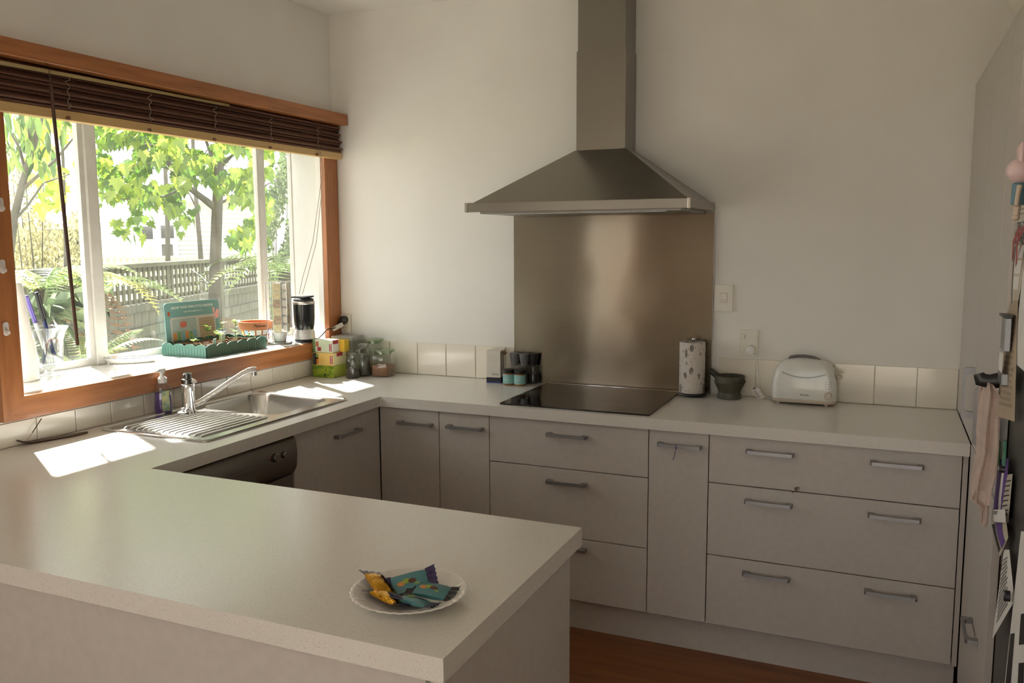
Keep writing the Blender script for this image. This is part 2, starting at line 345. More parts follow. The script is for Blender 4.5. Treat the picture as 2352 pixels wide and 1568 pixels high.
# ================================================================ CABINETS
ZB = .90; TH = .042; ZU = ZB-TH; XT = 2.848; XP = 1.959; YP1, YP2 = -1.841, -2.516; XL = .63
def worktop():
    g = G(); xs = [0.0055, .075, .545, XL, XP, XT]; ys = [YP2, YP1, -1.52, -.715, -.60, -.0065]
    for i in range(5):
        for j in range(5):
            mx, my = (xs[i]+xs[i+1])/2, (ys[j]+ys[j+1])/2
            ok = my > -.60 or (mx < XL) or (my < YP1 and mx < XP)
            if not ok or (i == 1 and j == 2): continue
            g.box(xs[i], xs[i+1], ys[j], ys[j+1], ZU, ZB)
    bmesh.ops.remove_doubles(g.bm, verts=g.bm.verts, dist=1e-5)
    # keep only the outer skin
    cen = {}
    for f in g.bm.faces: cen.setdefault(tuple(round(c, 4) for c in f.calc_center_median()), []).append(f)
    bmesh.ops.delete(g.bm, geom=[f for l in cen.values() if len(l) > 1 for f in l], context='FACES_ONLY')
    return tag(g.obj('worktop', BENCH, smooth=None), 'speckled off white laminate worktop running round the kitchen in a U', 'worktop')
worktop()
def hmesh():
    g = G(); L = .082
    prof = [(-L, 0), (-L, .026), (-L+.006, .032), (L-.006, .032), (L, .026), (L, 0), (L-.02, 0), (L-.022, .018), (L-.030, .024), (-L+.030, .024), (-L+.022, .018), (-L+.02, 0)]
    g.prism(prof, -.006, .006); return g.mesh('handle', HANDLE, 30)
HM = hmesh()
def hang(parent, p, face='-y', vert=False):
    """a bar handle: drawn along x standing off along +y of its own mesh"""
    m = {'-y': R(PI, 'Z'), '+x': R(-PI/2, 'Z'), '-x': R(PI/2, 'Z'), '+y': I4}[face]
    if vert: m = m @ R(PI/2, 'Y')
    return link('handle', HM, parent, mw=T(*p) @ m)
def drawers(name, label, x0, x1, cuts, hx, hz, front='drawer_front'):
    t = thing(name, label, 'drawers' if len(cuts) > 2 else 'cupboard', ((x0+x1)/2, -.58, 0)); ox = (x0+x1)/2
    G().box(x0-ox+.001, x1-ox-.001, .021, .55, .137, ZU-.002).obj('carcass', LAMIN, t)
    for k in range(len(cuts)-1):
        d = G().box(x0-ox+.0018, x1-ox-.0018, 0, .0185, cuts[k+1]+.0018, cuts[k]-.0018, bv=.0008).obj(front, LAM, t)
        for h in hx: hang(d, (h-ox, 0, hz[k]))
    return t
TOP = ZU-.003
drawers('base_cupboard', 'plain base cupboard in the inner corner, next to the sink run', .612, .900, (TOP, .137), [.791], [.795], 'door')
drawers('base_cupboard', 'narrow base cupboard just left of the three drawers under the cooktop', .900, 1.131, (TOP, .137), [1.024], [.797], 'door')
drawers('drawer_unit', 'drawer unit under the cooktop with one handle on each drawer', 1.131, 1.790, (TOP, .667, .392, .137), [1.467], [.803, .614, .352])
cD = drawers('base_cupboard', 'narrow pull out cupboard with purple thread on its handle, between two drawer units', 1.790, 2.0136, (TOP, .137), [1.909], [.805], 'door')
drawers('drawer_unit', 'wide drawer unit under the toaster with two handles on each drawer', 2.0136, 2.831, (TOP, .676, .404, .137), [2.228, 2.636], [.808, .626, .357])
struct(G().box(.56, 2.845, -.53, -.515, 0, .136).obj('baseboard_back', LAM), 'kick board under the back cupboards')
struct(G().box(2.8325, 2.8475, -.579, -.555, .136, ZU-.002).obj('trim_5', LAM), 'filler strip between the wide drawers and the tall cupboard')
PURP = M('purple_thread', (.13, .06, .22), .8)
th = G().tube([(1.900, -.6155, .806), (1.898, -.614, .7945), (1.896, -.614, .775), (1.890, -.613, .755)], .0013, 5).tube([(1.899, -.6115, .813), (1.9, -.617, .806), (1.901, -.611, .797)], .0016, 5).obj('thread', PURP)
tag(th, 'purple thread tied round the handle of the narrow pull out cupboard', 'thread')
# sink run
t = thing('sink_cupboard', 'base cupboard under the sink with one handle', 'cupboard', (.61, -.87, 0))
G().box(-.55, -.021, -.295, .285, .137, .74).obj('carcass', LAMIN, t)
d = G().box(-.0185, 0, -.292, .2885, .139, TOP, bv=.0008).obj('door', LAM, t); hang(d, (0, .04, .79), '+x')
struct(G().box(.545, .56, -1.84, -.53, 0, .136).obj('baseboard_left', LAM), 'kick board under the sink cupboards')
DWS = steel('dark_dishwasher_steel', (.22, .205, .185), .35, 1)
t = thing('dishwasher', 'dark steel dishwasher under the drainer', 'dishwasher', (.61, -1.463, 0))
G().box(-.55, -.03, -.297, .297, .10, .74).obj('body', DWS, t)
G().box(-.03, .0, -.295, .295, .14, .712, bv=.004).obj('door', DWS, t)
cp = G().loft([[(x, y, z) for x, z in ((-.03, .718), (.004, .718), (.016, .74), (.020, .79), (.014, .84), (.004, .852), (-.03, .852))] for y in (-.297, .285, .294, .297)]).obj('control_panel', DWS, t)
G().box(.018, .0215, -.16, .07, .735, .79, bv=.002).obj('handle_recess', M('recess_dark', (.10, .092, .08), .4), cp)
for y, r in ((.172, .016), (.218, .011)): G().lathe([(r, 0), (r, .014), (r*.8, .017), (0, .017)], 20, T(.016, y, .80) @ R(PI/2, 'Y')).obj('knob', DWS, cp)
G().ball(.0025, T(.0195, .147, .803)).obj('indicator_light', M('red_lamp', (.6, .02, .02), .3), cp)
# peninsula
t = thing('peninsula_cabinet', 'grey beige peninsula cabinet under the near worktop', 'cabinet', (1.0, -2.18, 0))
G().box(-.995, .915, -.300, .300, .10, ZU-.0015).obj('carcass', LAMIN, t)
G().box(.919, .937, -.31, .319, .0, ZU-.0045, bv=.0008).obj('end_panel', LAM, t)
G().box(-.995, .9185, -.322, -.304, .0, ZU-.0045, bv=.0008).obj('back_panel', LAM, t)
for a, b, hx in ((-.38, .28, 0), (.284, .917, .85)):
    d = G().box(a+.002, b-.002, .301, .319, .139, ZU-.004).obj('door', LAM, t); hang(d, (b-.085 if hx else a+.3, .319, .815), '+y')
# tall cupboards on the right
t = thing('tall_cupboard', 'tall grey beige pantry cupboard built in on the right', 'cupboard', (2.85, -.62, 0))
G().box(.021, .59, -.64, .615, 0.0, 2.105).obj('carcass', LAMIN, t)
G().box(.0, .60, -.65, .618, 2.106, 2.118).obj('top_panel', LAM, t)
for y0, y1, z0, z1, hy in ((-.005, .618, .905, 2.1085, .045), (-.43, -.007, .905, 2.1085, -.355), (-.64, -.432, .905, 2.1085, None), (-.64, .02, .10, .903, None)):
    d = G().box(0, .0185, y0+.0015, y1-.0015, z0, z1-.003, bv=.0008).obj('door' if z1 > 2 else 'lower_door', LAM, t)
    if hy is not None: hang(d, (0, hy, 1.063), '-x', True)
    elif z1 < 1: hang(d, (0, -.40, .455), '-x')
G().box(0.02, .58, -.64, .05, 0, .098).obj('plinth', LAM, t)
# ================================================================ COOKING CORNER
t = thing('range_hood', 'stainless steel chimney range hood above the steel splashback', 'range hood', (1.459, 0, 1.67))
hx0, hx1, hy = -.452, .452, -.523; c0, c1, cy0 = -.107, .107, -.163
G().box(hx0, hx1, hy+.012, -.008, .004, .038, bv=.001).obj('canopy_skirt', STEEL_V, t)
G().loft([[(hx0+.018, hy+.03, .0385), (hx1-.012, hy+.03, .0385), (hx1-.012, -.008, .0385), (hx0+.018, -.008, .0385)], [(c0-.004, cy0-.004, .262), (c1+.004, cy0-.004, .262), (c1+.004, -.008, .262), (c0-.004, -.008, .262)]]).obj('canopy', STEEL_V, t, smooth=None)
G().box(c0, c1, cy0, -.008, .25, .668, bv=.001).obj('chimney', STEEL_V, t)
G().box(c0+.004, c1-.004, cy0+.004, -.007, .660, .988, bv=.001).obj('chimney_extension', STEEL_V, t)
fr = G().box(hx0, hx1, hy, hy+.011, 0, .036, bv=.001).obj('front_rail', STEEL_V, t)
for x in (hx0-.003, hx1-.006): G().box(x, x+.010, hy-.004, hy+.012, -.001, .0375, bv=.001).obj('rail_end', CHROME, fr)
G().box(hx0+.04, hx1-.04, hy+.05, -.04, -.006, .0035).obj('filter', M('hood_filter_mesh', (.30, .29, .27), .4, 1), t)
G().box(hx0+.10, hx1-.10, hy+.055, hy+.075, -.009, -.0065).obj('light_strip', M('lamp_diffuser', (.8, .8, .78), .4), t)
t = thing('splashback', 'tall brushed steel splashback sheet behind the cooktop', 'splashback', (1.454, -.0095, 1.285))
shm = G().box(-.457, .457, -.004, .002, -.385, .384).obj('sheet', STEEL_S, t, smooth=None).data
uvl = shm.uv_layers.new(name='brushing')
for lp in shm.loops: uvl.data[lp.index].uv = (shm.vertices[lp.vertex_index].co.z, shm.vertices[lp.vertex_index].co.x)
G().box(.4572, .4586, -.0045, .002, -.385, .384).obj('edge_strip', HANDLE, t)
t = thing('cooktop', 'black glass cooktop set in the worktop', 'cooktop', (1.478, -.2975, ZB))
G().prism(rrect(-.3075, .3075, -.268, .262, .004), .0008, .0065).obj('glass', BLACKGL, t, smooth=20)
G().box(-.3075, .3075, .2625, .2665, .0008, .008).obj('rear_trim', CHROME, t)
ZM = M('zone_print', (.05, .05, .05), .2)
for x, y, r in ((-.15, .11, .09), (.15, .11, .075), (-.15, -.12, .075), (.15, -.12, .10)):
    g = G()
    for q in (r, r*.55): g.lathe([(q-.001, .0065), (q-.001, .0067), (q+.001, .0067), (q+.001, .0065)], 40, T(x, y, 0), (False, False))
    g.obj('cooking_zone', ZM, t)
# ================================================================ SINK
t = thing('sink', 'stainless steel sink with a ribbed drainer set in the worktop', 'sink', (.304, -1.118, ZB))
o = rrect(-.246, .246, -.415, .405, .03); bl = rrect(-.205, .185, .01, .375, .07, 6)
G().plate(o, [bl], .0008, .005).obj('rim', STEEL_T, t, smooth=30)
G().tube([(x, y, .0045) for x, y in rrect(-.243, .243, -.412, .402, .029)], .004, 6, True).obj('rim_bead', STEEL_T, t)
def insetloop(d, z, r): return [(x, y, z) for x, y in rrect(-.205+d, .185-d, .01+d, .375-d, max(.012, r), 6)]
bw = G().loft([insetloop(0, .005, .07), insetloop(.004, -.004, .068), insetloop(.010, -.10, .064), insetloop(.022, -.135, .055), insetloop(.05, -.15, .045), insetloop(.14, -.153, .03)], (False, True)).obj('bowl', STEEL_T, t, smooth=60)
G().lathe([(.045, -.152), (.045, -.148), (.034, -.149), (.03, -.152)], 24, T(-.01, .19, 0), (False, True)).obj('drain', CHROME, bw)
g = G()
for i in range(13):
    x = -.165+i*.029; y1 = -.105 if i < 2 else -.03-max(0, (4-i))*.012
    g.tube([(x, -.375, .0035), (x, -.365, .0065), (x, y1-.012, .0065), (x, y1, .0035)], [.003, .0055, .0055, .003], 8)
g.obj('drainer_ribs', STEEL_T, t, smooth=60)
tapt = thing('mixer_tap', 'chrome mixer tap with a long spout swung over the sink bowl', 'tap', (.132, -1.178, ZB+.005))
G().lathe([(.030, 0), (.030, .006), (.0245, .010), (.0245, .075), (.026, .078), (.026, .108), (.020, .113), (0, .113)], 24).obj('body', CHROME, tapt)
lv = G().lathe([(.0235, .1135), (.0235, .128), (.0165, .132), (.0165, .148), (.012, .152), (0, .152)], 20).obj('lever_cap', M('dark_chrome', (.25, .25, .25), .12, 1, vary=0), tapt)
G().tube([(0.010, .0, .121), (.026, .006, .122), (.036, .01, .118)], [.009, .008, .006], 8).obj('lever', CHROME, lv)
e = (.178, .168)
sp = G().tube([(e[0]*k, e[1]*k, z) for k, z in ((.08, .028), (.18, .038), (.4, .072), (.62, .107), (.82, .137), (.93, .149), (1.0, .151), (1.04, .150))], [.012, .012, .011, .011, .011, .012, .0125, .0115], 12).obj('spout', CHROME, tapt, smooth=60)
G().cyl(.0105, .128, .147, 16, T(e[0]*1.01, e[1]*1.01, 0)).obj('aerator', CHROME, sp)
p = onz(ZB+.005, 421, 952)
t = thing('sink_plug', 'white rubber sink plug on the drainer beside the tap', 'plug', (p.x-.004, p.y+.004, ZB+.0052))
G().lathe([(.018, 0), (.020, .004), (.020, .009), (.014, .012), (.012, .013), (0, .013)], 20).obj('stopper', M('grey_rubber', (.55, .54, .50), .6), t)
G().lathe([(.0035, .013), (.0035, .018), (.0065, .021), (.0055, .025), (0, .026)], 12).obj('pull', WHITEPL, t)
# ---- soap
t = thing('soap_bottle', 'clear pump bottle of purple hand soap behind the sink', 'soap bottle', (.048, -1.222, ZB+.0005), -.75)
SOAPC = M('purple_soap', (.14, .04, .33), .15, vary=.1, trans=.0, spec=.6)
def ovl(a, b, z, n=20): return [(a*math.cos(2*PI*i/n), b*math.sin(2*PI*i/n), z) for i in range(n)]
G().loft([ovl(.016, .027, .0), ovl(.0185, .0305, .004), ovl(.0195, .0315, .03), ovl(.018, .029, .082)]).obj('soap', SOAPC, t, smooth=60)
G().loft([ovl(.0165, .0275, -.0002), ovl(.0192, .0312, .004), ovl(.0202, .0322, .03), ovl(.0190, .0305, .085), ovl(.0185, .029, .105), ovl(.014, .017, .119), ovl(.0125, .0125, .123)], (False, False)).obj('bottle', JARGL, t, smooth=60)
lb = G().loft([[(.0206*math.cos(a)*k, .0326*math.sin(a)*k, z) for a in [-.15+.12*i for i in range(9)]] for z, k in ((.012, .98), (.03, 1.0), (.09, .945))], (False, False), closed=False).obj('label', M('soap_label', (.72, .70, .30), .4, col2=(.15, .32, .28), scale=40), t)
pm = G().lathe([(.0165, .120), (.0175, .123), (.0175, .138), (.013, .142), (.008, .145), (.008, .158), (0, .158)], 20).obj('pump', WHITEPL, t)
G().lathe([(.0085, .158), (.0135, .161), (.0145, .168), (.012, .176), (.006, .179), (0, .179)], 18).tube([(0, 0, .171), (.02, 0.0, .172), (.036, 0, .168)], [.006, .0055, .0045], 10, m=R(-.6, 'Z')).obj('pump_head', WHITEPL, pm)
# ---- incense
a = onz(ZB, 25, 1022); b = onz(ZB, 188, 993); L = (b-a).length
t = thing('incense_holder', 'curved dark wooden incense holder lying on the worktop under the window', 'incense holder', (a.x+.028, a.y, ZB+.0003), math.atan2(b.y-a.y, b.x-a.x))
loops = []
for i in range(13):
    k = i/12; hw = .018*min(1, (1-k)*4+.15)*(.62+.38*min(1, k*3)); z = .016*max(0, (.22-k)/.22)**2
    loops.append([(L*k, -hw, z+.0055), (L*k, -hw*.8, z), (L*k, hw*.8, z), (L*k, hw, z+.0055), (L*k, hw*.8, z+.006), (L*k, 0, z+.0035), (L*k, -hw*.8, z+.006)])
G().loft(loops).obj('tray', wood('dark_incense_wood', (.085, .045, .025), (.045, .022, .012), 0), t, smooth=50)
t2 = thing('incense_stick', 'half burnt incense stick leaning up from the dark wooden holder', 'incense', (a.x+.036, a.y+.028, ZB+.006))
hgt = ony(a.y+.05, 90, 972)
G().tube([(0, 0, 0), (.003, .022, .028)], .0009, 6).obj('bamboo_end', M('bamboo', (.42, .30, .12), .6), t2)
G().tube([(.003, .022, .028), (.008, .055, .070)], .0016, 6).obj('incense_coating', M('incense_brown', (.06, .03, .02), .8), t2)
# ================================================================ BLIND
t = thing('roman_blind', 'dark brown matchstick roman blind drawn up above the window', 'blind', (0, 0, 0))
BLI = M('matchstick_brown', (.19, .085, .05), .7, col2=(.09, .038, .024), scale=3, stretch=(60, .6, 300), bump=.25, bscale=3)
BY0, BY1 = -1.90, -.012
G().box(.012, .022, BY0, BY1, 1.995, 2.124).obj('backing', BLI, t)
for i in range(11):
    z = 1.992+i*.0116; x = .058+.010*math.sin(i*2.1)-.0012*i; y1 = BY1+.004*math.sin(i*1.7)
    G().loft([[(.023, y, z), (x, y, z+.001), (x+.004, y, z+.005), (x-.001, y, z+.0115), (.023, y, z+.0115)] for y in (BY0, -1.4, -.9, -.45, y1)]).obj('fold', BLI, t, smooth=None)
G().box(.024, .060, BY0, BY1+.002, 1.961, 1.9915, bv=.001).obj('bottom_rail', M('pale_bamboo_rail', (.62, .42, .18), .55, vary=.08, stretch=(30, 1, 30)), t)
G().loft([[(.074+.004*math.sin(k*3), BY0+(BY1-BY0)*k, 2.095+.02*k), (.077+.004*math.sin(k*3), BY0+(BY1-BY0)*k, 2.095+.02*k), (.079, BY0+(BY1-BY0)*k, 2.107+.016*k), (.076, BY0+(BY1-BY0)*k, 2.107+.016*k)] for k in [i/14 for i in range(9)]]).obj('edge_tape', M('faded_tape', (.42, .34, .16), .8), t)
CORD = M('beige_cord', (.40, .33, .24), .8); KN = M('brown_knot', (.14, .055, .025), .6)
for y in (-1.576, -1.232, -.898, -.556, -.216):
    pts = [(.072+.004*math.sin(i*2.3), y+.010*math.sin(i*1.9)+.004*math.cos(i*4.1), 2.10-.0085*i) for i in range(13)]
    G().tube(pts, .0012, 5).obj('lift_cord', CORD, t)
    G().lathe([(0, 0), (.006, .002), (.008, .007), (.006, .012), (0, .014)], 10, T(.062, y, 1.960)).obj('cord_knot', KN, t)
G().tube([(.06, -.20, 1.99), (.068, -.185, 1.9), (.05, -.19, 1.78), (.02, -.215, 1.55), (-.02, -.25, 1.38), (-.035, -.262, 1.30)], .0014, 6).tube([(.062, -.19, 1.99), (.07, -.178, 1.9), (.055, -.18, 1.78), (.03, -.20, 1.55), (-.005, -.235, 1.38), (-.025, -.25, 1.30)], .0014, 6).obj('pull_cord', CORD, t)
a = onx(.105, 112, 152); b = onx(.125, 178, 792)
wd = thing('blind_wand', 'long brown blind wand hanging in front of the window', 'wand', tuple(b))
G().tube([(0, 0, 0), tuple((a-b)*.5), tuple((a-b)*.93)], [.0058, .0062, .0055], 10).obj('rod', wood('wand_wood', (.10, .045, .022), (.06, .025, .012), 2), wd)
G().tube([tuple((a-b)*.93), tuple((a-b)*1.0), tuple((a-b)*1.01+Vector((-.02, 0, .008)))], .003, 8).obj('clip', glassy('clear_clip', (.8, .8, .78), .1), wd)
# ---- hooks stuck on the near upright
hm = G().prism(rrect(-.009, .009, -.022, .022, .0085), 0, .003).loft([[(x*.55, -.008+y*.25, .003) for x, y in rrect(-.009, .009, -.022, .022, .008)], [(x*.55, -.012+y*.25, .014) for x, y in rrect(-.009, .009, -.022, .022, .008)]]).mesh('stick_on_hook', M('frosted_hook', (.72, .68, .66), .3), 40)
for (u, v), lb in (((1, 470), 'topmost of three white stick on hooks on the window upright'), ((5, 612), 'middle of three white stick on hooks on the window upright'), ((13, 755), 'lowest of three white stick on hooks on the window upright')):
    p = onx(.0288, u, v); tag(link('stick_on_hook', hm, mw=T(p.x, p.y, p.z) @ Matrix(((0, 0, 1, 0), (1, 0, 0, 0), (0, 1, 0, 0), (0, 0, 0, 1)))), lb, 'hook', 'stick on hooks on the window upright')
# ================================================================ WINDOW SILL
Z = SZ+.0005
# white tapered jug at the near end
t = thing('white_vase', 'tall white tapered vase at the near end of the sill', 'vase', (-.255, -1.592, Z))
G().lathe([(.066, 0), (.070, .004), (.069, .02), (.055, .16), (.042, .30), (.036, .345), (.033, .35), (.032, .345), (.038, .29), (.050, .16), (.062, .012), (0, .01)], 32, caps=(True, True)).obj('body', M('matte_white_ceramic', (.80, .78, .73), .45), t, smooth=60)
# glass vase with pens
t = thing('glass_vase', 'footed clear glass vase holding pens on the sill', 'vase', (-.262, -1.46, Z))
G().lathe([(.042, 0), (.043, .003), (.020, .008), (.016, .016), (.018, .024), (.040, .034), (.050, .05), (.053, .09), (.055, .13), (.066, .165), (.074, .178), (.075, .181), (.072, .180), (.063, .166), (.052, .13), (.050, .09), (.046, .053), (.036, .040), (0, .036)], 36, caps=(True, True)).obj('glass', VASEGL, t, smooth=60)
INK = M('navy_pen', (.02, .03, .12), .3); WHP = M('pen_white', (.75, .74, .74), .35); VIO = M('violet_pen', (.12, .09, .30), .35)
def pen(name, lb, x, y, dx, dy, L, r, body, tipm, lean=.25):
    o = thing(name, lb, 'pen', (-.262+x, -1.46+y, Z+.0425))
    o.rotation_euler = Vector((dx, dy, 1)).to_track_quat('Z', 'Y').to_euler()
    G().lathe([(r*.3, 0), (r*.8, .012), (r, .02), (r, L), (r*.7, L+.003), (0, L+.003)], 12).obj('barrel', body, o)
    G().lathe([(r*1.08, L*.62), (r*1.12, L*.63), (r*1.12, L+.004), (r*.8, L+.007), (0, L+.007)], 12).box(r*1.0, r*1.9, -.002, .002, L*.66, L, bv=.0004).obj('cap', tipm, o)
pen('felt_pen', 'violet and white felt pen with a round sticker, in the glass vase', -.01, .012, -.04, -.27, .26, .0075, WHP, VIO)
pen('felt_pen', 'navy pen with a black cap, in the glass vase', .008, .026, .02, -.25, .27, .007, INK, BLACK)
pen('marker_pen', 'short dark marker lying across the foot of the glass vase', .0, -.024, -.10, .34, .075, .006, INK, M('grey_pen', (.15, .16, .18), .4))
# boat dish with shells
t = thing('boat_dish', 'long white boat shaped dish with a navy rim on the sill', 'dish', (-.240, -1.097, Z), 1.0-PI/8+.22)
def boat(k, z, w): return [(.105*k*math.copysign(abs(math.cos(a))**.8, math.cos(a)), w*math.sin(a)*(1-.15*math.cos(a)**2), z+.006*abs(math.cos(a))**3*(z > .005)) for a in [2*PI*i/32 for i in range(32)]]
DW = M('glazed_white', (.80, .79, .75), .2)
dz = G().loft([boat(.80, 0, .024), boat(.93, .006, .032), boat(1.0, .021, .036), boat(.985, .0215, .0345), boat(.90, .008, .029), boat(.5, .005, .015)]).obj('dish', DW, t, smooth=60)
G().loft([boat(.985, .0213, .0343), boat(1.003, .0208, .0363), boat(1.003, .0226, .0363), boat(.985, .0229, .0343)], (False, False)).obj('rim', M('navy_glaze', (.02, .04, .09), .3), t)
SH = M('shell', (.70, .62, .52), .5, vary=.15)
Mx = t.matrix_basis if False else (T(*t.location) @ R(t.rotation_euler.z, 'Z'))
for i, (x, y, r) in enumerate(((-.03, .004, .010), (.0, -.008, .012), (.03, .006, .009), (.055, -.004, .011), (-.055, -.003, .008))):
    tag(G().lathe([(r, 0), (r*1.05, r*.25), (r*.7, r*.65), (r*.2, r*.9), (0, r*.92)], 12, Mx @ T(x, y, .0085), fl=lambda k, q: .05*math.sin(k*60)).obj('shell', SH), ('pale shell at the near end of the boat dish', 'largest pale shell in the boat dish', 'small pale shell in the middle of the boat dish', 'pale shell at the far end of the boat dish', 'smallest shell by the twigs in the boat dish')[(4, 1, 2, 3, 0)[i]], 'shell', 'shells in the boat dish')
tag(G().tube([Mx @ Vector((-.065, 0, .010)), Mx @ Vector((-.068, .004, .06))], .0014, 5).tube([Mx @ Vector((-.062, .004, .010)), Mx @ Vector((-.055, .0, .052))], .0012, 5).tube([Mx @ Vector((-.067, -.003, .010)), Mx @ Vector((-.078, -.004, .045))], .0011, 5).obj('twig', M('dry_twig', (.28, .17, .06), .8)), 'dry twigs standing in the boat dish', 'twig')
# planter tray
PX0, PX1, PY0, PY1 = -.293, -.046, -.884, -.503
GRN = M('green_planter_card', (.036, .115, .085), .5, vary=.05)
t = thing('seed_tray', 'green fence patterned seed planter tray on the sill', 'planter', (PX0, PY0, Z)); wx, wy = PX1-PX0, PY1-PY0
G().box(.002, wx-.002, .002, wy-.002, 0, .004).obj('base', GRN, t)
def scallop(L, n):
    p = [(0, 0), (L, 0)]; q = []
    for i in range(n*8+1):
        k = i/(n*8); ph = (k*n) % 1; q.append((L*k, .046+.010*math.sin(PI*min(.999, ph))**.6))
    return p+q[::-1]
for m, L, n in ((T(wx, 0, 0) @ R(PI/2, 'Z') @ FRONT, wy, 6), (T(0, 0, 0) @ R(PI/2, 'Z') @ FRONT, wy, 6), (FRONT, wx, 4), (T(0, wy, 0) @ FRONT, wx, 4)):
    G().prism(scallop(L, n), -.003, 0).obj('side_panel', GRN, t, smooth=None).matrix_local = m
LINE = M('planter_line', (.025, .08, .06), .6)
for i in range(1, 24): G().box(wx, wx+.0006, wy*i/24-.0005, wy*i/24+.0005, .002, .044).obj('board_line', LINE, t)
for i in range(1, 15): G().box(wx*i/15-.0005, wx*i/15+.0005, -.0006, 0, .002, .044).obj('board_line', LINE, t)
PEAT = M('peat_pot', (.20, .11, .055), .9, vary=.2, scale=60); SOIL = M('soil', (.06, .035, .02), .95, vary=.3, scale=80, bump=.5, bscale=90)
SPR = leafy('seedling_green', (.20, .36, .05), (.42, .55, .12), .5)
pm_ = G().lathe([(.024, 0), (.028, .045), (.030, .0455), (.030, .043), (.027, .040), (0, .040)], 18).mesh('pot', PEAT, 50)
sm_ = G().lathe([(.027, .040), (.014, .0425), (0, .043)], 14, caps=(False, True)).mesh('soil', SOIL, 60)
def seedling(h, n):
    h *= 1.5; g = G(); g.tube([(0, 0, .04), (.003, .002, .04+h*.6), (.004, 0, .04+h)], .0012, 5)
    for i in range(n):
        a = 2.4*i; r = .012+.015*random.random(); z = .04+h*(.5+.5*random.random())
        c = Vector((math.cos(a), math.sin(a), .35)); s_ = Vector((-math.sin(a), math.cos(a), 0)); p = Vector((.004, 0, z))
        g.quad(p, p+c*r*.6+s_*r*.45, p+c*r*1.3+Vector((0, 0, -.002)), p+c*r*.6-s_*r*.45)
    return g
TAGM = M('plant_tag', (.82, .82, .80), .5)
spots_ = [(.055, .05, .0, 0), (.12, .06, .02, 5), (.19, .07, .0, 0), (.05, .13, .02, 4), (.115, .14, .0, 0), (.185, .15, .045, 9), (.06, .215, .05, 10), (.125, .22, .03, 6), (.195, .235, .035, 8), (.06, .30, .05, 10), (.13, .31, .06, 12), (.2, .32, .02, 5)]
for i, (x, y, h, n) in enumerate(spots_):
    o = thing('peat_pot', ['bare peat pot at the near end of the green tray', 'peat pot with a low sprout near the card side of the green tray', 'bare peat pot at the front corner of the green tray', 'peat pot with four leaves by the card', 'bare peat pot in the second row of the green tray', 'peat pot with a leafy seedling at the front of the green tray', 'peat pot with a tall seedling in front of the printed card', 'peat pot with a short seedling mid tray', 'peat pot with a seedling at the front, next to the row by the terracotta pot', 'peat pot with a tall pale seedling in the back far corner of the tray', 'peat pot with the leafiest seedling, beside the terracotta pot', 'peat pot with a small sprout at the far front corner of the tray'][i], 'seedling', (PX0+x, PY0+y, Z+.0045), i*.7, 'peat pots in the green tray')
    link('pot', pm_, o); link('soil', sm_, o)
    if n: seedling(h, n).obj('seedling', SPR, o, smooth=None)
for i, (x, y, w_, hh, a) in enumerate(((.2, .095, .028, .04, .3), (.165, .19, .018, .05, -.2), (.09, .255, .02, .045, .2), (.16, .28, .02, .04, .5))):
    tag(G().box(-w_/2, w_/2, -.0006, .0006, 0, hh, m=T(PX0+x, PY0+y, Z+.032) @ R(PI/2+a, 'Z') @ R(.15, 'X')).obj('plant_tag', TAGM), ['widest white plant tag near the front corner of the green tray', 'narrow white plant tag in the middle of the green tray', 'white plant tag behind the seedlings, towards the card', 'white plant tag near the terracotta pot'][i], 'plant tag', 'white plant tags in the seed tray')
# printed card propped against the glass
cw, ch = .335, .222
t = thing('garden_card', 'printed teal and cream growing guide card propped against the window', 'card', (-.303, -.680, Z+.0005)); t.rotation_euler = (0, -.05, 0)
TEAL = M('card_teal', (.16, .32, .30), .5, vary=.03); CRM = M('card_cream', (.52, .49, .43), .5); BRWN = M('card_tan', (.36, .27, .18), .6)
CM = Matrix(((0, 0, 1, 0), (1, 0, 0, 0), (0, 1, 0, 0), (0, 0, 0, 1)))      # drawn in x,y; stands facing +x, x runs along +y
def cpart(name, poly, z0, z1, mat, par): 
    o = G().prism(poly, z0, z1).obj(name, mat, par); o.matrix_local = CM; return o
cpart('board', rrect(-cw/2, cw/2, 0, ch, .018), 0, .003, TEAL, t)
cpart('inner_panel', rrect(-cw/2+.028, cw/2-.03, .002, ch-.066, .012), .003, .0034, CRM, t)
cpart('picture', rrect(-.130, .015, .012, .148, .006), .0034, .0038, M('picture_sky', (.36, .43, .39), .5, vary=.1, scale=30), t)
cpart('picture_lawn', [(-.140, .008), (.03, .012), (.02, .052), (-.132, .044)], .0038, .0042, M('picture_lawn', (.08, .20, .03), .6, vary=.3, scale=60), t)
PK = [M('packet_%s' % n, c, .5) for n, c in (('orange', (.65, .25, .04)), ('yellow', (.70, .55, .10)), ('green', (.16, .32, .10)), ('red', (.5, .08, .05)), ('blue', (.2, .38, .42)), ('cream', (.7, .6, .4)))]
for i in range(6): cpart('seed_packet_print', rrect(-.126+i*.0235, -.108+i*.0235, .046, .088+.004*(i % 2), .003), .0042, .0045, PK[(i*2) % 6], t)
cpart('badge_print', rrect(-.085, -.045, .108, .136, .012), .0042, .0045, M('badge_red', (.55, .14, .08), .5), t)
cpart('table_print', [(.035, .010), (.130, .016), (.128, .142), (.033, .142)], .0038, .0042, BRWN, t)
TL = M('table_line', (.68, .42, .16), .6)
for i in range(10): cpart('table_line', [(.035, .02+i*.0122), (.128, .022+i*.0122), (.128, .024+i*.0122), (.035, .022+i*.0122)], .0042, .0044, TL, t)
LT = M('card_lettering', (.85, .84, .76), .5)
text('lettering', 'GROW YOUR OWN LITTLE GARDENS', .0150, LT, t, CM @ T(.0, ch-.024, .0031))
text('lettering', 'Collect all 24 and plant them out', .0085, LT, t, CM @ T(.0, ch-.044, .0031))
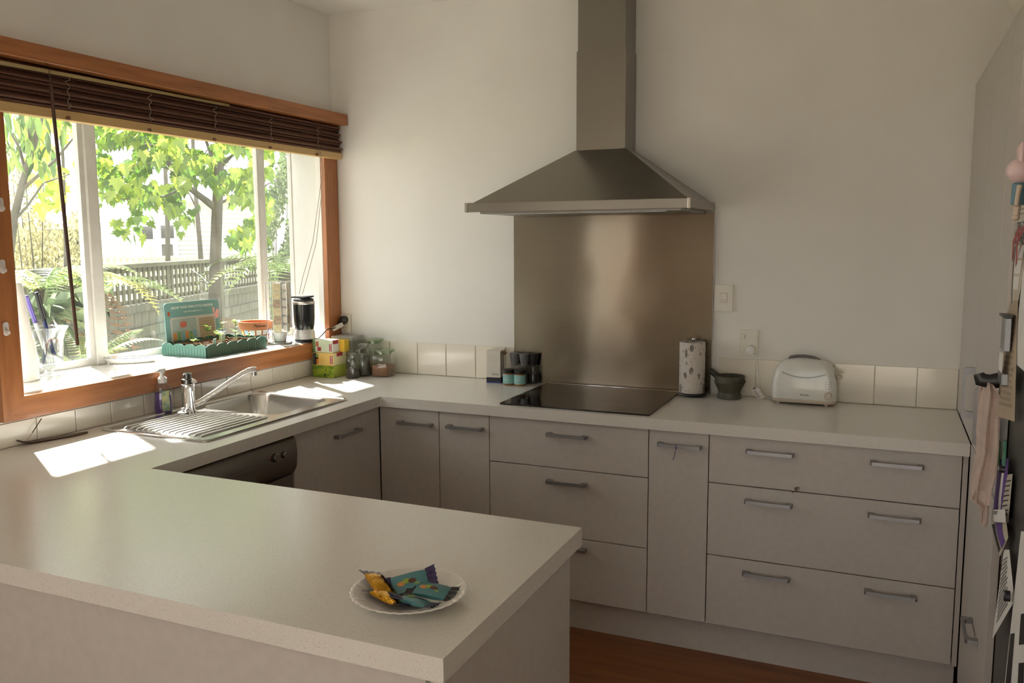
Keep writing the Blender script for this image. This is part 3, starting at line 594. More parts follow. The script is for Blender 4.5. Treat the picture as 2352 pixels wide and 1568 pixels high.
cpart('ladybird_print', rrect(-.150, -.136, ch-.058, ch-.038, .006), .003, .0036, M('ladybird', (.35, .07, .02), .5), t)
cpart('butterfly_print', [(.135, ch-.07), (.150, ch-.045), (.165, ch-.05), (.160, ch-.085), (.148, ch-.09), (.138, ch-.085), (.125, ch-.055), (.125, ch-.035), (.137, ch-.04)], .003, .0036, M('butterfly_pink', (.78, .38, .34), .5), t)
# terracotta pot with mosaic
t = thing('terracotta_pot', 'terracotta pot with coloured mosaic squares behind the seed tray', 'pot', (-.222, -.362, Z)); t.scale = (1.08, 1.08, 1.14)
TC = M('terracotta', (.45, .17, .07), .75, vary=.08)
G().lathe([(.048, 0), (.064, .062), (.066, .064), (.0735, .064), (.075, .092), (.073, .094), (.069, .092), (.066, .06), (.05, .012), (0, .01)], 36).obj('pot', TC, t, smooth=40)
cols = [(.05, .10, .42), (.55, .60, .62), (.10, .12, .14), (.55, .28, .06), (.70, .68, .62), (.42, .08, .06), (.30, .42, .50), (.75, .75, .72)]
mm = [M('mosaic_%d' % i, c, .25) for i, c in enumerate(cols)]
for row, (z0, z1) in enumerate(((.038, .060), (.014, .034))):
    for i in range(14):
        a0 = 2*PI*(i+.12+row*.4)/14; a1 = 2*PI*(i+.88+row*.4)/14; r0 = .0485+.016*z0/.062; r1 = .0485+.016*z1/.062
        pts = [[(r*math.cos(a), r*math.sin(a), z) for a in (a0, (a0+a1)/2, a1)] for r, z in ((r0+.0002, z0), (r0+.0025, z0+.001), (r1+.0025, z1-.001), (r1+.0002, z1))]
        G().loft(pts, (False, False), closed=False).obj('mosaic_tile', mm[(i*3+row*5) % 8], t)
text('lettering', 'Madison', .016, BLACK, t, R(-.62, 'Z') @ T(.0742, 0, .078) @ CM, ext=.0004)
# pod carousel
CX, CY = -.105, -.328
WIRE = M('chrome_wire', (.60, .60, .60), .2, 1)
t = thing('pod_carousel', 'chrome wire pod stand on the sill beside the black grinder', 'pod stand', (CX, CY, Z), .45)
G().lathe([(.056, 0), (.058, .003), (.056, .007), (.03, .009), (0, .009)], 32).obj('base', WIRE, t)
sq = .046
for i in range(4):
    a = PI/4+i*PI/2; x, y = 1.414*sq*math.cos(a), 1.414*sq*math.sin(a)
    G().tube([(x*.95, y*.95, .006), (x*1.05, y*1.05, .02), (x*1.05, y*1.05, .298)], .0018, 6).obj('post', WIRE, t)
    G().tube([(0.016*math.cos(a), .016*math.sin(a), .06), (.016*math.cos(a), .016*math.sin(a), .300)], .0018, 6).obj('inner_post', WIRE, t)
G().cyl(.009, .008, .296, 12).obj('column', M('silver_column', (.62, .63, .63), .35, .6), t)
for z in (.298,): G().tube([(-sq*1.05, -sq*1.05, z), (sq*1.05, -sq*1.05, z), (sq*1.05, sq*1.05, z), (-sq*1.05, sq*1.05, z)], .002, 6, True).tube([(-sq, 0, z), (sq, 0, z)], .0018, 6).tube([(0, -sq, z), (0, sq, z)], .0018, 6).obj('top_ring', WIRE, t)
podA = M('pod_lid_beige', (.52, .45, .28), .5, vary=.15, scale=60); podB = M('pod_lid_brown', (.34, .26, .18), .5, vary=.35, scale=70); PODW = M('pod_white', (.75, .73, .68), .45)
pl_ = [G().prism(rrect(-.0185, .0185, -.0185, .0185, .006), -.0015, .0).mesh('lid', q, 40) for q in (podA, podB)]
pb_ = G().loft([[(x*k, y*k, z) for x, y in rrect(-.019, .019, -.019, .019, .007)] for k, z in ((1.05, 0), (1.05, .002), (.92, .003), (.72, .024))]).mesh('cup', PODW, 40)
base = T(CX, CY, Z) @ R(.45, 'Z')
for side in range(4):
    for k in range(6):
        if side not in (0, 1): continue
        o = thing('coffee_pod', 'square coffee pod, %s from the top in the %s row of the wire stand' % (('first', 'second', 'third', 'fourth', 'fifth', 'sixth')[k], 'window side' if side == 1 else 'room side'), 'coffee pod', group='coffee pods in the wire stand')
        o.matrix_world = base @ R((side+0)*PI/2+0, 'Z') @ T(0, -.0435 if True else 0, .273-k*.0395) @ FRONT
        link('cup', pb_, o, mw=R(PI, 'X') @ T(0, 0, .0002)); link('lid', pl_[1 if k in (2, 4) else 0], o, mw=T(0, 0, .0022))
gc = tag(G().lathe([(.024, 0), (.031, .048), (.030, .048), (.022, .002), (0, .002)], 24, base @ T(0, 0, .0093) @ T(.0, .0, 0)).obj('cup_holder', M('frosted_cup', (.72, .73, .70), .5)), 'small frosted cup under the pods in the wire stand', 'cup') if False else None
G().lathe([(.028, .010), (.036, .052), (.035, .052), (.026, .012), (0, .012)], 24).obj('drawer_cup', M('frosted_cup', (.72, .73, .70), .5), t)
# grinder
t = thing('coffee_grinder', 'black electric coffee grinder with a silver base on the sill', 'coffee grinder', (-.035, -.228, Z), -.4)
GBL = M('gloss_black_enamel', (.012, .013, .015), .16, vary=.05)
G().lathe([(.048, 0), (.050, .003), (.050, .012), (.046, .014)], 32, caps=(True, True)).obj('foot', BLACK, t)
G().lathe([(.050, .0142), (.0505, .03), (.049, .048), (.044, .062)], 32).obj('base', M('silver_plastic', (.58, .57, .56), .35, .4), t)
G().lathe([(.040, .045), (.044, .06), (.0485, .085), (.0508, .12), (.0515, .185)], 36).obj('body', GBL, t, smooth=60)
G().lathe([(.0518, .1852), (.053, .188), (.053, .197), (.051, .199)], 36).obj('ring', M('brushed_ring', (.66, .64, .60), .3, 1), t)
lid = G().lathe([(.049, .1992), (.049, .207), (.044, .213), (.02, .216), (0, .216)], 32).obj('lid', BLACK, t)
G().prism(rrect(-.058, .064, -.014, .014, .008), .2165, .224, m=R(.5, 'Z') @ R(-.05, 'Y')).prism(rrect(-.045, .045, -.03, .03, .02), .217, .2225).obj('lever', BLACK, lid)
# cord from the grinder to the wall
CB = M('black_cord', (.015, .015, .015), .5)
cordp = [(.006, -.20, Z+.012), (.018, -.19, Z+.014), (.036, -.175, Z+.035), (.042, -.155, Z+.055), (.045, -.11, Z+.056), (.040, -.08, Z+.056)]
adopt(G().tube(cordp, .003, 8).obj('power_cord', CB), t)
tag(G().box(-.03, .03, -.001, .001, -.011, .011, m=T(.047, -.066, Z+.060) @ R(.95, 'Z') @ R(-.42, 'Y')).obj('cord_tag', M('cord_tag_white', (.72, .70, .68), .5)), 'white warning tag on the black cord in the corner', 'tag')
# ================================================================ SOCKETS AND SWITCHES
def socket(name, label, x0, x1, z0, z1):
    t = thing(name, label, 'socket', ((x0+x1)/2, -.0005, (z0+z1)/2)); w_, h = x1-x0, z1-z0
    o = G().prism(rrect(-w_/2, w_/2, -h/2, h/2, .004), 0, .009).obj('face_plate', IVORY, t); o.matrix_local = FRONT; return t
SLOT = M('socket_slot', (.03, .025, .02), .6)
def pins(t, x, z, s=1):
    for dx, dz, a in ((-.008, .006, .5), (.008, .006, -.5), (0, -.009, 0)):
        G().box(-.0011, .0011, -.0097, -.009, -.0035, .0035, m=T(x+dx*s, 0, z+dz*s) @ R(a, 'Y')).obj('slot', SLOT, t)
t = socket('wall_socket', 'ivory double wall socket in the corner with a black plug in it', .008, .086, 1.092, 1.187); pins(t, .004, -.028)
t = thing('power_plug', 'round black plug pushed into the corner socket', 'plug', (.052, -.0102, 1.158))
G().lathe([(.0205, 0), (.0215, .006), (.019, .022), (.012, .027), (0, .028)], 24).obj('body', BLACK, t).matrix_local = FRONT
G().tube([(-.012, -.018, -.004), (-.022, -.03, -.014), (-.012, -.048, -.034)], [.007, .005, .003], 10).obj('strain_relief', BLACK, t)
t = socket('light_switch', 'ivory light switch beside the steel splashback', 1.917, 1.993, 1.255, 1.367); t['category'] = 'light switch'
G().box(-.014, .014, -.0115, -.009, -.006, .020, bv=.001).obj('rocker', IVORY, t)
G().box(-.016, .016, -.0098, -.009, -.020, .0225, bv=.0004).obj('rocker_frame', M('ivory_shadow', (.60, .57, .50), .5), t)
t = socket('wall_socket', 'ivory double wall socket above the mortar with a white plug in it', 2.025, 2.101, 1.066, 1.181); pins(t, .012, .022)
for z in (.028, -.026): G().box(-.033, -.017, -.013, -.009, z-.010, z+.010, bv=.001).obj('rocker', IVORY, t)
G().box(-.011, .034, -.0103, -.009, -.05, .048, bv=.0006).obj('socket_panel', IVORY, t)
t = thing('power_plug', 'round white plug pushed into the socket above the mortar', 'plug', (2.074, -.0110, 1.098))
G().lathe([(.0195, 0), (.0205, .006), (.018, .022), (.011, .027), (0, .028)], 24).obj('body', WHITEPL, t).matrix_local = FRONT
cp = [(2.08, -.030, 1.088), (2.093, -.034, 1.070), (2.103, -.03, 1.04), (2.108, -.02, .99), (2.112, -.018, .95), (2.118, -.02, .925), (2.128, -.03, .906), (2.15, -.03, .9035), (2.17, -.04, .9035)]
CORDT = G().tube(cp, .0025, 8).obj('power_cord', WHITEPL)
t = thing('cord_label', 'white paper label on the toaster cord beside the mortar', 'label', (2.128, -.052, ZB+.001)); t.rotation_euler = (.28, -.62, .25)
G().box(-.015, .015, -.0008, .0008, .0, .055, bv=.0003).obj('paper', PAPER, t)
for k in range(4): G().box(-.011+.003*k, -.0095+.003*k, -.0011, -.0008, .012, .05).obj('print_line', M('label_pink_print', (.45, .25, .35), .7), t)
G().lathe([(.005, 0), (.006, .002), (.004, .006), (0, .007)], 12, T(.0, 0, .056)).obj('clip', HANDLE, t)
# ================================================================ TOASTER
t = thing('toaster', 'white long slot toaster with a grey handle on its lid', 'toaster', (2.296, -.078, ZB+.0005))
TW = M('toaster_white', (.70, .715, .68), .25, vary=.02, coat=.3); TB = M('toaster_beige', (.55, .48, .40), .45)
def tsec(w_, d, z, n=7, r=.03): return [(x, y, z) for x, y in rrect(-w_, w_, -d, d, min(r, d*.95), n)]
adopt(CORDT, t)
body = [(.121, .056, .020, .03), (.123, .058, .026, .03), (.1235, .058, .07, .03), (.120, .0565, .105, .03), (.110, .054, .14, .03), (.096, .050, .160, .032), (.080, .043, .173, .034), (.058, .034, .181, .03), (.03, .02, .184, .018)]
G().loft([tsec(a, b, z, 7, r) for a, b, z, r in body]).obj('shell', TW, t, smooth=60)
G().loft([tsec(.112, .052, .008), tsec(.119, .056, .010), tsec(.1225, .0585, .016), tsec(.122, .058, .0245)]).obj('base', TB, t, smooth=50)
for x in (-.095, .085):
    for y in (-.038, .038): G().cyl(.007, 0, .009, 10, T(x, y, 0)).obj('foot', TB, t)
# lid relief across the top front
G().loft([[(x*.082, -.0585+.004*k+.035*z_, .128+z_*.055-.018*(1-x*x)*(1-z_)) for x in [i/6-1 for i in range(13)]] for k, z_ in ((0, 0), (.3, .12))], (False, False), closed=False).obj('lid_seam', M('toaster_seam', (.50, .54, .52), .4), t)
hpts = [(-.062, -.012, .1735), (-.056, -.012, .186), (-.03, -.012, .1915), (0, -.012, .1925), (.03, -.012, .189), (.052, -.012, .181), (.058, -.012, .172)]
G().tube(hpts, .0038, 8, flat=1.6).obj('handle', M('toaster_grey_handle', (.13, .12, .12), .45), t, smooth=60)
G().box(.118, .140, -.02, .005, .108, .124, bv=.004, m=R(.0, 'Y')).box(.112, .125, -.004, -.001, .06, .13).obj('lever', TB, t)
kn = G().lathe([(.0155, 0), (.015, .008), (.013, .010), (0, .0105)], 24).obj('dial', TB, t); kn.matrix_local = T(.093, -.0578, .045) @ FRONT
G().box(-.0012, .0012, -.0115, -.0105, -.010, .012, m=R(.7, 'Y')).obj('dial_mark', TW, kn).matrix_local = FRONT.inverted()
for x, z in ((.083, .072), (.083, .081), (.083, .090), (.083, .099), (.093, .09), (.093, .081), (.093, .072), (.103, .081), (.103, .09), (.103, .099)):
    G().cyl(.0017, 0, .0008, 8).obj('mark_print', GREYPRINT, t).matrix_local = T(x, -.0582+max(0, z-.07)*.05, z) @ FRONT
text('lettering', 'Breville', .0105, BLACK, t, T(.006, -.0585, .043) @ FRONT)
# ================================================================ MORTAR
t = thing('mortar', 'dark green stone mortar on the worktop below the socket', 'mortar', (2.000, -.078, ZB+.0005))
STN = M('dark_stone', (.060, .056, .035), .6, vary=.3, scale=25, bump=.15, bscale=70); ST2 = M('rough_stone_foot', (.10, .098, .08), .85, vary=.35, scale=50, bump=.3, bscale=90)
G().lathe([(.047, 0), (.049, .005), (.046, .022), (.044, .026)], 36).obj('foot', ST2, t, smooth=60)
G().lathe([(.0445, .0262), (.050, .042), (.059, .060), (.0625, .068), (.0605, .072), (.061, .092), (.060, .095), (.052, .095), (.046, .07), (.032, .05), (0, .044)], 40, caps=(False, True)).obj('bowl', STN, t, smooth=50)
lug = G().box(.056, .068, -.012, .012, .070, .082, bv=.003).obj('lug', STN, t); lug.matrix_local = R(-.35, 'Z')
t = thing('pestle', 'dark stone pestle leaning in the mortar', 'pestle', (2.000-.004, -.078, ZB+.052)); t.rotation_euler = (0, -.93, -.12)
G().lathe([(0, 0), (.013, .002), (.0175, .012), (.016, .03), (.0125, .07), (.012, .095), (.010, .103), (0, .106)], 20).obj('stone', M('pestle_stone', (.032, .032, .032), .5, vary=.2, scale=30), t, smooth=60)
# ================================================================ PAPER TOWEL
t = thing('paper_towel_roll', 'terrazzo patterned roll on a black stand at the right of the cooktop', 'paper towel', (1.848, -.082, ZB+.0070))
G().lathe([(.058, 0), (.060, .003), (.058, .007), (.04, .009), (0, .009)], 36).obj('stand', BLACK, t, smooth=40)
TZ = spots('terrazzo_wrap', (.62, .58, .53), [(55, .30, (.34, .31, .27), .45, (1, 1, .75)), (38, .33, (.20, .185, .16), .32, (1, 1, .6)), (90, .28, (.42, .37, .32), .6, (1, 1, .8)), (24, .30, (.30, .28, .25), .16, (1, 1, .6))], .8)
G().lathe([(.012, .0092), (.052, .0092), (.0535, .012), (.0535, .222), (.052, .2235), (.020, .2235), (.020, .10)], 40, T(-.004, 0, 0), (False, False)).obj('roll', TZ, t, smooth=40)
G().cyl(.005, .009, .232, 12).ball(.008, T(0, 0, .234)).obj('spindle', CHROME, t)
# ================================================================ BOX, GRINDERS AND TEAL JARS LEFT OF THE COOKTOP
t = thing('coffee_box', 'torn open white carton with a navy band beside the pepper mills', 'carton', (.928, -.082, ZB+.0005), .12)
CW = M('carton_white', (.70, .67, .60), .6, vary=.06); CI = M('carton_brown_inside', (.40, .27, .15), .8)
G().plate(rrect(-.034, .034, -.022, .042, .001, 1), [rrect(-.033, .033, -.021, .041, .001, 1)], 0, .148).obj('carton', CW, t)
G().box(-.0343, .0343, -.0225, -.0219, .0, .026).box(.0339, .0345, -.0225, .0425, .0, .026).obj('navy_band', M('band_navy', (.018, .02, .03), .5), t)
G().box(-.0345, .0345, -.0227, -.0223, .0, .005).box(.0343, .0347, -.0227, .0425, .0, .005).obj('blue_stripe', M('band_blue', (.03, .06, .25), .5), t)
for p_ in ([(-.034, -.022, .148), (.034, -.022, .148), (.030, .012, .153), (-.03, .01, .152)], [(.034, -.022, .148), (.034, .042, .148), (.052, .03, .135), (.048, -.005, .130)], [(-.034, .042, .148), (.034, .042, .148), (.03, .055, .162), (-.02, .055, .158)]):
    G().sheet([[p_[0], p_[1]], [p_[3], p_[2]]], .0006).obj('flap', CI if p_[2][0] > .05 else CW, t, smooth=None)
for k in range(7): G().box(-.008+k*.005, -.0055+k*.005, -.0226, -.0219, .036, .046).obj('print_line', GREYPRINT, t)
def mill(lb, x, y, top):
    t = thing('pepper_mill', lb, 'pepper mill', (x, y, ZB+.0005))
    G().lathe([(.024, 0), (.026, .004), (.026, .02), (.021, .05), (.0165, .068), (.0165, .082)], 24, caps=(True, False)).obj('glass', glassy('mill_glass', (.80, .82, .82), .12, .02) if 'mill_glass' not in MATS else MATS['mill_glass'], t, smooth=60)
    G().lathe([(.022, .004), (.022, .02), (.018, .045), (0, .048)], 18).obj('peppercorns', M('peppercorns', (.03, .022, .018), .8, vary=.4, scale=90), t)
    G().lathe([(.0175, .0822), (.0175, .096), (.020, .102), (.024, .134), (.0245, .137), (.022, .138), (0, .138)], 24).obj('cap', top, t, smooth=50)
GCAP = M('mill_grey_cap', (.16, .16, .17), .5)
mill('grey capped pepper mill nearest the white carton', 1.017, -.052, GCAP); mill('grey capped pepper mill in front of the steel splashback', 1.066, -.056, GCAP)
mill('dark capped pepper mill at the back right of the group', 1.102, -.036, M('mill_black_cap', (.02, .02, .02), .5))
def tealjar(lb, x, y, word):
    t = thing('spice_jar', lb, 'spice jar', (x, y, ZB+.0005), -.3)
    G().lathe([(.024, 0), (.0265, .003), (.0265, .05), (.024, .054), (.022, .055)], 28).obj('jar', M('spice_brown', (.28, .14, .05), .25), t, smooth=50)
    G().lathe([(.0268, .008), (.0268, .049)], 28, caps=(False, False)).obj('label', M('teal_label', (.26, .50, .49), .5, vary=.03), t, smooth=60)
    G().lathe([(.0258, .0552), (.0268, .057), (.0268, .070), (.025, .072), (0, .072)], 28).obj('lid', M('jar_lid_black', (.015, .012, .012), .4), t, smooth=40)
    text('lettering', word, .0085, PAPER, t, R(.25, 'Z') @ T(0.0, -.0271, .026) @ FRONT)
tealjar('teal labelled spice jar with a black lid, the one touching the carton', 1.014, -.118, 'SPICE'); tealjar('teal labelled spice jar with a black lid, nearer the cooktop', 1.069, -.118, 'HERBS')
# ================================================================ TEA AND JARS IN THE CORNER
def teabox(name, lb, x0, x1, y0, y1, z0, z1, base, side, marks):
    t = thing(name, lb, 'tea box', (x0, y0, z0)); w_, d, h = x1-x0, y1-y0, z1-z0
    G().box(0, w_, 0, d, 0, h, bv=.0008).obj('carton', base, t)
    G().box(w_, w_+.0004, .001, d-.001, .001, h-.001).obj('side_print', side, t)
    for nm, (a, b, c, e_), m in marks: G().prism(rrect(a*w_, b*w_, c*h, e_*h, .0015, 2), 0, .0006).obj(nm, m, t).matrix_local = FRONT
    return t, w_, d, h
TGREEN = M('tea_lime', (.42, .50, .03), .5, col2=(.06, .17, .012), scale=2, stretch=(4, 4, 16), ramp=(.35, .65)); TRED = M('tea_red_badge', (.36, .03, .05), .45); TBLK = M('tea_dark_panel', (.05, .05, .045), .5)
TYEL = M('tea_yellow', (.78, .66, .30), .5, col2=(.70, .42, .08), scale=5); TWHI = M('tea_white', (.74, .74, .66), .5, col2=(.52, .62, .38), scale=7); TORA = M('tea_orange', (.70, .38, .03), .5, col2=(.72, .50, .06), scale=9)
LEAFP = M('leaf_print', (.03, .08, .01), .6)
teabox('tea_box', 'lime green tea box at the bottom of the stack in the corner', .0345, .158, -.268, -.165, ZB+.0005, .9590, TGREEN, M('tea_lime_side', (.45, .52, .08), .5), [('leaf_print', (.62, .66, .55, .72), LEAFP), ('leaf_print', (.82, .85, .50, .66), LEAFP), ('leaf_print', (.74, .77, .18, .3), LEAFP), ('leaf_print', (.55, .62, .1, .35), LEAFP)])
t, w_, d, h = teabox('tea_box', 'yellow tea box in the middle of the stack in the corner', .0345, .158, -.268, -.160, .9595, 1.0205, TYEL, M('tea_yellow_side', (.72, .66, .36), .5), [('dark_panel', (.02, .20, .03, .97), TBLK), ('brand_badge', (.85, .97, .15, .82), TRED), ('fruit_print', (.16, .30, .1, .6), M('tea_fruit', (.62, .22, .04), .5)), ('fruit_print', (.20, .30, .5, .9), M('tea_leafy', (.20, .30, .06), .5))])
text('lettering', 'red seal', .013, PAPER, t, T(.91*w_, -.0009, .48*h) @ FRONT @ R(PI/2, 'Z'))
G().box(w_+.0004, w_+.0009, .028, .075, h*.70, h*.98).obj('brand_badge', TRED, t)
t, w_, d, h = teabox('tea_box', 'white and green tea box on top of the stack in the corner', .0365, .150, -.262, -.205, 1.0210, 1.0830, TWHI, M('tea_white_side', (.70, .70, .64), .5), [('dark_panel', (.0, .12, .02, .98), M('tea_green_edge', (.10, .20, .07), .5)), ('brand_badge', (.84, .97, .12, .72), TRED), ('fruit_print', (.14, .30, .45, .85), M('tea_rosehip', (.42, .14, .07), .5)), ('round_badge', (.24, .42, .12, .42), TRED)])
text('lettering', 'red seal', .012, PAPER, t, T(.905*w_, -.0009, .42*h) @ FRONT @ R(PI/2, 'Z'))
G().box(w_+.0004, w_+.0009, .005, .05, h*.68, h*.98).obj('brand_badge', TRED, t)
teabox('tea_box', 'orange tea box lying behind the white one on the stack', .060, .178, -.203, -.162, 1.0210, 1.0790, TORA, M('tea_orange_side', (.68, .45, .04), .5), [])
t = thing('metal_tin', 'grey green metal tin behind the jars in the corner', 'tin', (.085, -.075, ZB+.0005))
G().prism(rrect(-.038, .085, -.05, .05, .008), 0, .165).obj('body', M('grey_green_tin', (.24, .25, .20), .5), t, smooth=40)
G().prism(rrect(-.040, .087, -.052, .052, .009), .1652, .185).obj('lid', M('grey_tin_lid', (.36, .36, .32), .45), t, smooth=40)
def jar(name, lb, x, y, shape, r, hs, fill, fmat, lidmat, rot=0, lidr=None, lidz=0):
    t = thing(name, lb, 'jar', (x, y, ZB+.0005), rot)
    sec = (lambda k, z: [(a, b, z) for a, b in rrect(-r*k, r*k, -r*k, r*k, r*.25*k, 4)]) if shape == 'sq' else (lambda k, z: [(r*k*math.cos(2*PI*i/28), r*k*math.sin(2*PI*i/28), z) for i in range(28)])
    G().loft([sec(.9, .0), sec(1, .006), sec(1, hs*.86), sec(.93, hs*.95), sec(.76, hs), sec(.74, hs+.012), sec(.80, hs+.014)], (True, False)).obj('glass', JARGL, t, smooth=50)
    G().loft([sec(.90, .004), sec(.955, .009), sec(.955, fill*.93), sec(.93, fill), sec(.4, fill*1.03)]).obj('contents', fmat, t, smooth=50)
    q = lidr or r*.92
    l = G().lathe([(q*.75, hs+.006), (q*.78, hs+.0145), (q, hs+.017), (q*1.03, hs+.022), (q, hs+.027), (q*.5, hs+.031), (0, hs+.032)], 28).obj('lid', lidmat, t, smooth=50)
    return t
GLID = glassy('green_glass_lid', (.72, .80, .66), .14, .03)
jar('glass_jar', 'small round glass jar of dark grains with a clear stopper, in front of the others', .236, -.222, 'rd', .0335, .092, .042, M('dark_grains', (.05, .035, .03), .9, vary=.4, scale=120), glassy('clear_stopper', (.90, .92, .90), .14, .03), 0, .030)
jar('glass_jar', 'square glass jar of brown sugar with a green glass lid', .340, -.112, 'sq', .0455, .104, .055, M('brown_sugar', (.27, .125, .065), .9, vary=.15, scale=60), GLID, .12, .056)
jar('glass_jar', 'tall rounded jar of grey seeds behind the small jar', .243, -.142, 'rd', .036, .128, .105, M('grey_seeds', (.12, .115, .095), .9, vary=.3, scale=120), JARGL, 0, .026)
jar('glass_jar', 'tallest jar with a wide green glass lid at the back of the corner', .250, -.053, 'rd', .040, .145, .03, M('pale_grain', (.40, .34, .25), .9), GLID, 0, .047)
# ================================================================ PLATE AND CHOCOLATES
pl = onz(ZB+.022, 940, 1354)
t = thing('plate', 'white fluted plate of wrapped chocolates on the peninsula', 'plate', (pl.x, pl.y, ZB+.0004))
WHC = M('white_china', (.78, .76, .73), .12, vary=.01, spec=.6)
flu = lambda k, r: (.012*math.sin(k*2*PI*36+6*r) if r > .07 else 0)
G().lathe([(.048, 0), (.052, .0015), (.066, .006), (.088, .0145), (.104, .0215), (.107, .0235), (.1055, .0245), (.100, .0232), (.086, .0172), (.066, .0092), (.05, .0052), (0, .0045)], 144, fl=flu).obj('china', WHC, t, smooth=60)
GOLD = M('gold_foil', (.72, .38, .04), .22, 1, vary=.15, scale=60, bump=.25, bscale=70); PUR = M('purple_wrap', (.014, .007, .065), .3, vary=.1, bump=.2, bscale=90, coat=.2)
TLW = M('teal_wrap', (.075, .225, .25), .28, vary=.1, bump=.2, bscale=90, coat=.2); GRB = M('green_print', (.26, .36, .05), .35); ORB = M('orange_print', (.55, .25, .07), .35); BRB = M('brown_print', (.10, .03, .02), .35)
def bar(name, lb, x, y, z, rx, ry, rz, L, wd, h, main, end, marks):
    o = thing(name, lb, 'chocolate'); o.matrix_world = T(pl.x+x, pl.y+y, ZB+z) @ R(rz, 'Z') @ R(ry, 'Y') @ R(rx, 'X')
    def sc(k, hh, xx): return [(xx, wd*k*math.cos(a)*.5*(1+.15*abs(math.sin(2*a))), hh*.5*math.sin(a)+h*.5) for a in [2*PI*i/12 for i in range(12)]]
    a0 = L*.30
    G().loft([sc(1.02, h*.2, -a0-.004), sc(1, h*.85, -a0+.004), sc(1, h, -L*.12), sc(1.03, h*1.02, L*.1), sc(1, h*.85, a0-.004), sc(1.02, h*.2, a0+.004)]).obj('bar', main, o, smooth=50)
    for s in (-1, 1):
        rows = [[(s*(a0+.003+q), wd*.56*(k/5-1)*(1+.15*q/.02), h*.5+.0015*math.sin(k*2.2)+s*q*.12) for k in range(11)] for q in (0, .006, L*.2-.002)]
        rows.append([(s*(a0+L*.2+.003-(.002 if k % 2 else 0)), wd*.56*1.15*(k/5-1), h*.5+.0015*math.sin(k*2.2)+s*.003) for k in range(11)])
        G().sheet(rows, .0007).obj('crimped_end', end, o, smooth=60)
    for nm, (mx_, my_, mr), mt in marks:
        G().lathe([(mr, 0), (mr*.9, .0006), (0, .0008)], 10, T(mx_*L, my_*wd, h*(1.0-.35*abs(my_)*2)+.0006) @ R(my_*-1.6, 'X') @ Matrix.Diagonal((1.3, .8, 1, 1))).obj(nm, mt, o)
def pz(u, v, z=.93): q = onz(z, u, v); return q.x-pl.x, q.y-pl.y
x, y = pz(868, 1336); bar('wrapped_chocolate', 'gold and purple wrapped chocolate leaning at the back left of the plate', x, y, .017, -.35, .20, -.62, .098, .038, .019, GOLD, PUR, [('purple_print', (.0, .40, .012), PUR), ('purple_print', (.15, .40, .011), PUR), ('purple_print', (-.15, .40, .011), PUR)])
x, y = pz(890, 1371, .92); bar('wrapped_chocolate', 'gold and purple wrapped chocolate at the front left of the plate', x, y, .010, -.3, .05, -.30, .098, .036, .018, GOLD, PUR, [('purple_print', (.12, .1, .014), PUR), ('purple_print', (.2, -.1, .013), PUR), ('purple_print', (.22, .2, .012), PUR)])
MK = [('green_print', (-.05, .05, .007), GRB), ('brown_print', (.05, .0, .006), BRB), ('orange_print', (-.16, -.05, .006), ORB), ('green_print', (.12, -.2, .005), GRB)]
x, y = pz(942, 1331); bar('wrapped_chocolate', 'teal and purple wrapped chocolate standing up at the back of the plate', x, y, .021, .75, -.18, .60, .098, .036, .015, TLW, PUR, MK)
x, y = pz(992, 1357, .92); bar('wrapped_chocolate', 'teal wrapped chocolate at the right of the plate', x, y, .014, .25, .06, .10, .092, .036, .015, TLW, BLACK, MK)
x, y = pz(950, 1377, .92); bar('wrapped_chocolate', 'teal wrapped chocolate with a purple end at the front of the plate', x, y, .010, -.2, .10, .05, .080, .032, .014, TLW, PUR, [('purple_print', (.1, .2, .010), PUR), ('green_print', (-.1, .0, .006), GRB)])
# dry sprig caught in the drawer
p = ony(-.582, 1828, 1122)
tag(G().tube([(p.x-.012, -.5815, p.z-.018), (p.x, -.583, p.z-.004), (p.x+.012, -.584, p.z+.002)], .0012, 5).tube([(p.x-.002, -.583, p.z-.006), (p.x+.004, -.584, p.z+.008)], .0018, 5).tube([(p.x, -.583, p.z-.003), (p.x+.008, -.584, p.z-.008)], .0016, 5).tube([(p.x-.006, -.583, p.z+.001), (p.x+.012, -.585, p.z+.006)], .002, 5).obj('dry_sprig', M('dry_sprig_brown', (.20, .15, .07), .9)), 'dry brown sprig caught above the middle wide drawer', 'sprig')
# ================================================================ RIGHT EDGE: BOWL, FRIDGE, TOWEL AND PAPERS
t = thing('large_bowl', 'large white bowl on top of the tall cupboard', 'bowl', (3.035, -.83, 2.1185))
G().lathe([(.08, 0), (.085, .004), (.13, .03), (.175, .075), (.205, .13), (.208, .132), (.204, .134), (.17, .08), (.12, .036), (0, .012)], 48).obj('bowl', M('bowl_cream', (.72, .69, .62), .4), t, smooth=60)
FRG = M('fridge_graphite', (.035, .038, .038), .35, vary=.1)
FX = 2.868; FY0, FY1 = -2.02, -1.285
t = thing('fridge', 'dark fridge covered in papers and magnets at the right edge', 'fridge', (FX, FY1, 0))
G().box(.045, .56, FY0-FY1, 0, .03, 1.78, bv=.004).obj('body', FRG, t)
G().box(0, .043, FY0-FY1, 0, .75, 1.775, bv=.006).obj('door', FRG, t)
G().box(0, .043, FY0-FY1, 0, .06, .742, bv=.006).obj('freezer_door', FRG, t)
for x in (.05, .5):
    for y in (FY0-FY1+.04, -.04): G().cyl(.018, 0, .03, 12, T(x, y, 0)).obj('foot', BLACK, t)
